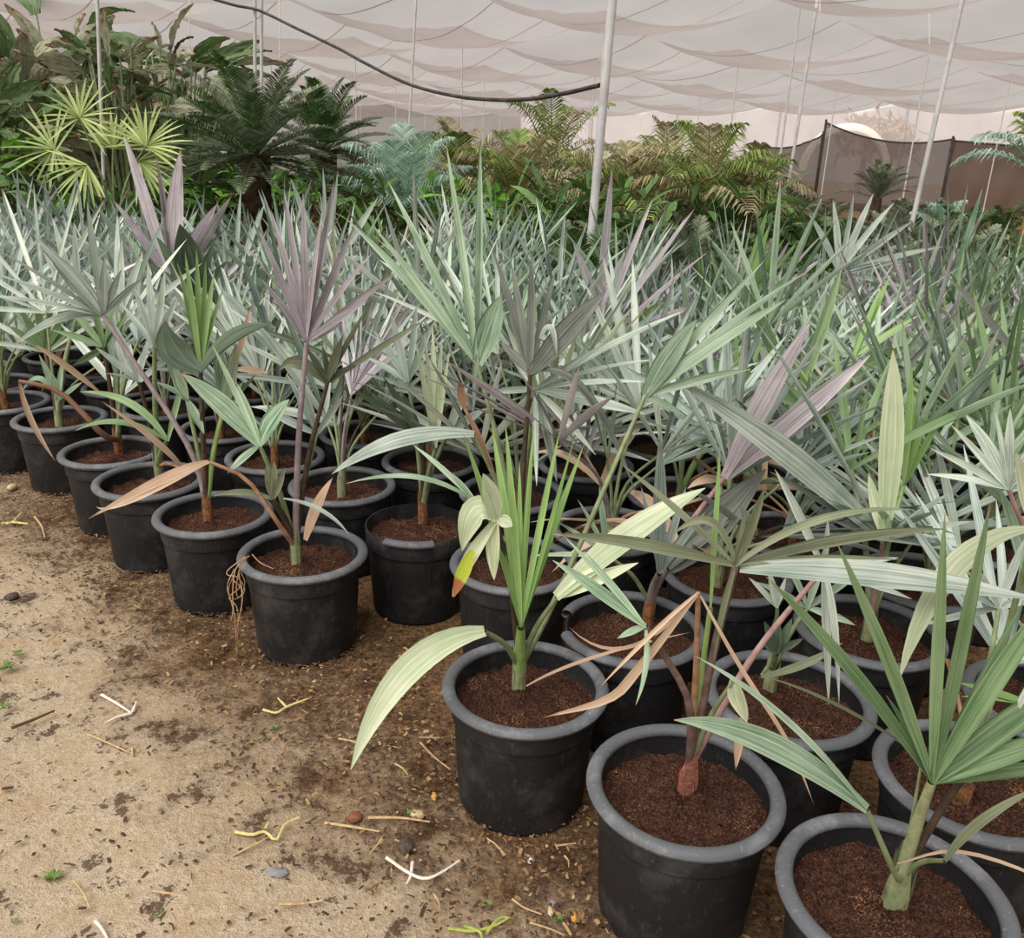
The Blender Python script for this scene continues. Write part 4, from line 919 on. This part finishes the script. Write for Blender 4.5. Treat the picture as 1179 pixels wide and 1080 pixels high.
# posts
def post(pts, Y, r, label, name='steel_post', group=None):
    (x0, y0), (x1, y1) = pts; A = at_y(x0, y0, Y); B = at_y(x1, y1, Y); d = A-B; A2 = B+d*((H-.1-B[2])/d[2]); B2 = B+d*((0-B[2])/d[2])
    b = MB(); tube(b, [B2*0, (A2-B2)*.5, A2-B2], r, 10, 4); o = b.build(name, MATS['metal'], None, True); o.location = B2; tag(o, label, 'post', group); return B2, A2
post([(705, 0), (685, 225)], 7.2, .036, 'thick galvanised post standing in the middle of the plants')
post([(1108, 0), (1054, 240)], 9.5, .025, 'leaning steel post in front of the net and tarp fences at right')
post([(941, 0), (906, 225)], 14, .024, 'thin leaning post left of the dark net panel')
post([(293.5, 0), (293.5, 110)], 12, .022, 'left one of the twin posts above the big cycad')
post([(301, 0), (301, 110)], 12, .022, 'right one of the twin posts above the big cycad')
post([(112, 0), (117, 140)], 10.5, .02, 'thin post above the yellow-green fan palm at left')
post([(479, 0), (471, 150)], 12, .016, 'thin post above the pale teal palm')
for i in range(-6, 4):
    for j in range(0, 4):
        x, y = cpt(i, j); b = MB(); tube(b, [(0, 0, 0), (0, 0, 2), (0, 0, H-.04)], .018 if j < 3 else .05, 8, 3); o = b.build('roof_prop', MATS['metal'], None, True)
        dpt = np.array([x, y, 3.8])-CAM; xp = 589.5+FPX*(dpt@CR)/(dpt@_F)
        if not (-40 < xp < 1220): bpy.data.objects.remove(o); continue
        o.location = (x, y, 0)
        sd = 'left' if xp < 420 else ('middle' if xp < 800 else 'right'); fr = ['nearest', 'second', 'third', 'farthest'][j]
        tag(o, 'slim steel prop under a cloth peak, %s row of props, %s part' % (fr, sd), 'post', 'slim roof props, %s row, %s part' % (fr, sd))
# irrigation pipe
pts = [(236, -4, 12), (270, 6, 12), (298, 12, 11.9), (340, 32, 11.4), (390, 56, 10.8), (421, 73, 10.4), (471, 97, 9.8), (526, 111, 9), (573, 115, 8.5), (610, 114, 8.1), (648, 108, 7.7), (691, 98, 7.25)]
b = MB(); PP = [at_y(*q) for q in pts]; tube(b, [q-PP[0] for q in PP], .017, 8, 50); o = b.build('irrigation_pipe', MATS['pipeblack'], None, True); o.location = PP[0]
tag(o, 'dark pipe sagging in an arc from the twin posts to the thick post', 'pipe')
for n_, (x, y0_, y1_, Y, lb) in enumerate([(218, 0, 76, 14, 'thin white hanging cord left of the twin posts'), (322, 0, 95, 14, 'thin white hanging cord right of the twin posts'), (944, 0, 30, 13, 'short hanging cord near the thin leaning post'), (1070, 55, 75, 16, 'short hanging cord under the cloth peak at right')]):
    A = at_y(x, y0_, Y); B = at_y(x, y1_, Y); A = B+(A-B)*max(1, (H-.2-B[2])/(A[2]-B[2])) if A[2] > B[2] else A; b = MB(); tube(b, [A-B, (A-B)*.5, np.zeros(3)], .008, 6, 4)
    o = b.build('hanging_cord', MATS['twigwhite'], None, True); o.location = B; tag(o, lb, 'cord')
# trees outside, seen dimly through the film
def out_tree(px, py, Y, label):
    p = at_y(px, py, Y); r = empty('outside_tree', (p[0], p[1], 0), label, 'tree'); b = MB(); tube(b, [(0, 0, 0), (.1, 0, p[2]*.5), (0, 0, p[2])], (.2, .14, .05), 8, 6); b.build('trunk', MATS['trunk'], r, True)
    c = MB()
    for k in range(160):
        lv = random.choice([.62, .8, .98]); a = random.uniform(0, 6.28); rr = 1.6*sqrt(random.random())*(1.2-lv*.4); q = np.array([cos(a)*rr, sin(a)*rr, p[2]*lv+random.uniform(-.2, .25)]); blade(c, [q, q+rng.normal(0, .3, 3), q+rng.normal(0, .5, 3)], .25, UP+rng.normal(0, .3, 3), n=4, pleats=1)
    c.build('crown', MATS['brown'], r)
out_tree(1000, 140, 50, 'brownish tree outside, dim through the film wall above the dark net'); out_tree(1030, 146, 54, 'second dim tree outside the film wall, right of the other')

p = at_y(980, 150, 47); b = MB(); a = np.linspace(0, pi, 25)[:, None]; R_ = np.array([[1.9, 1.95, 2.05, 2.3, 2.35]]); hy = np.array([[0, -.1, -.1, 0, .1]])
b.grid(np.stack([R_*np.cos(a)*1.0, hy*np.ones_like(a), p[2]-2.0+R_*np.sin(a)], -1)); o = b.build('tunnel_arch', MATS['twigwhite'], None, True); o.location = (p[0], p[1], 0); tag(o, 'pale tunnel arch outside, dim through the film wall', 'arch')
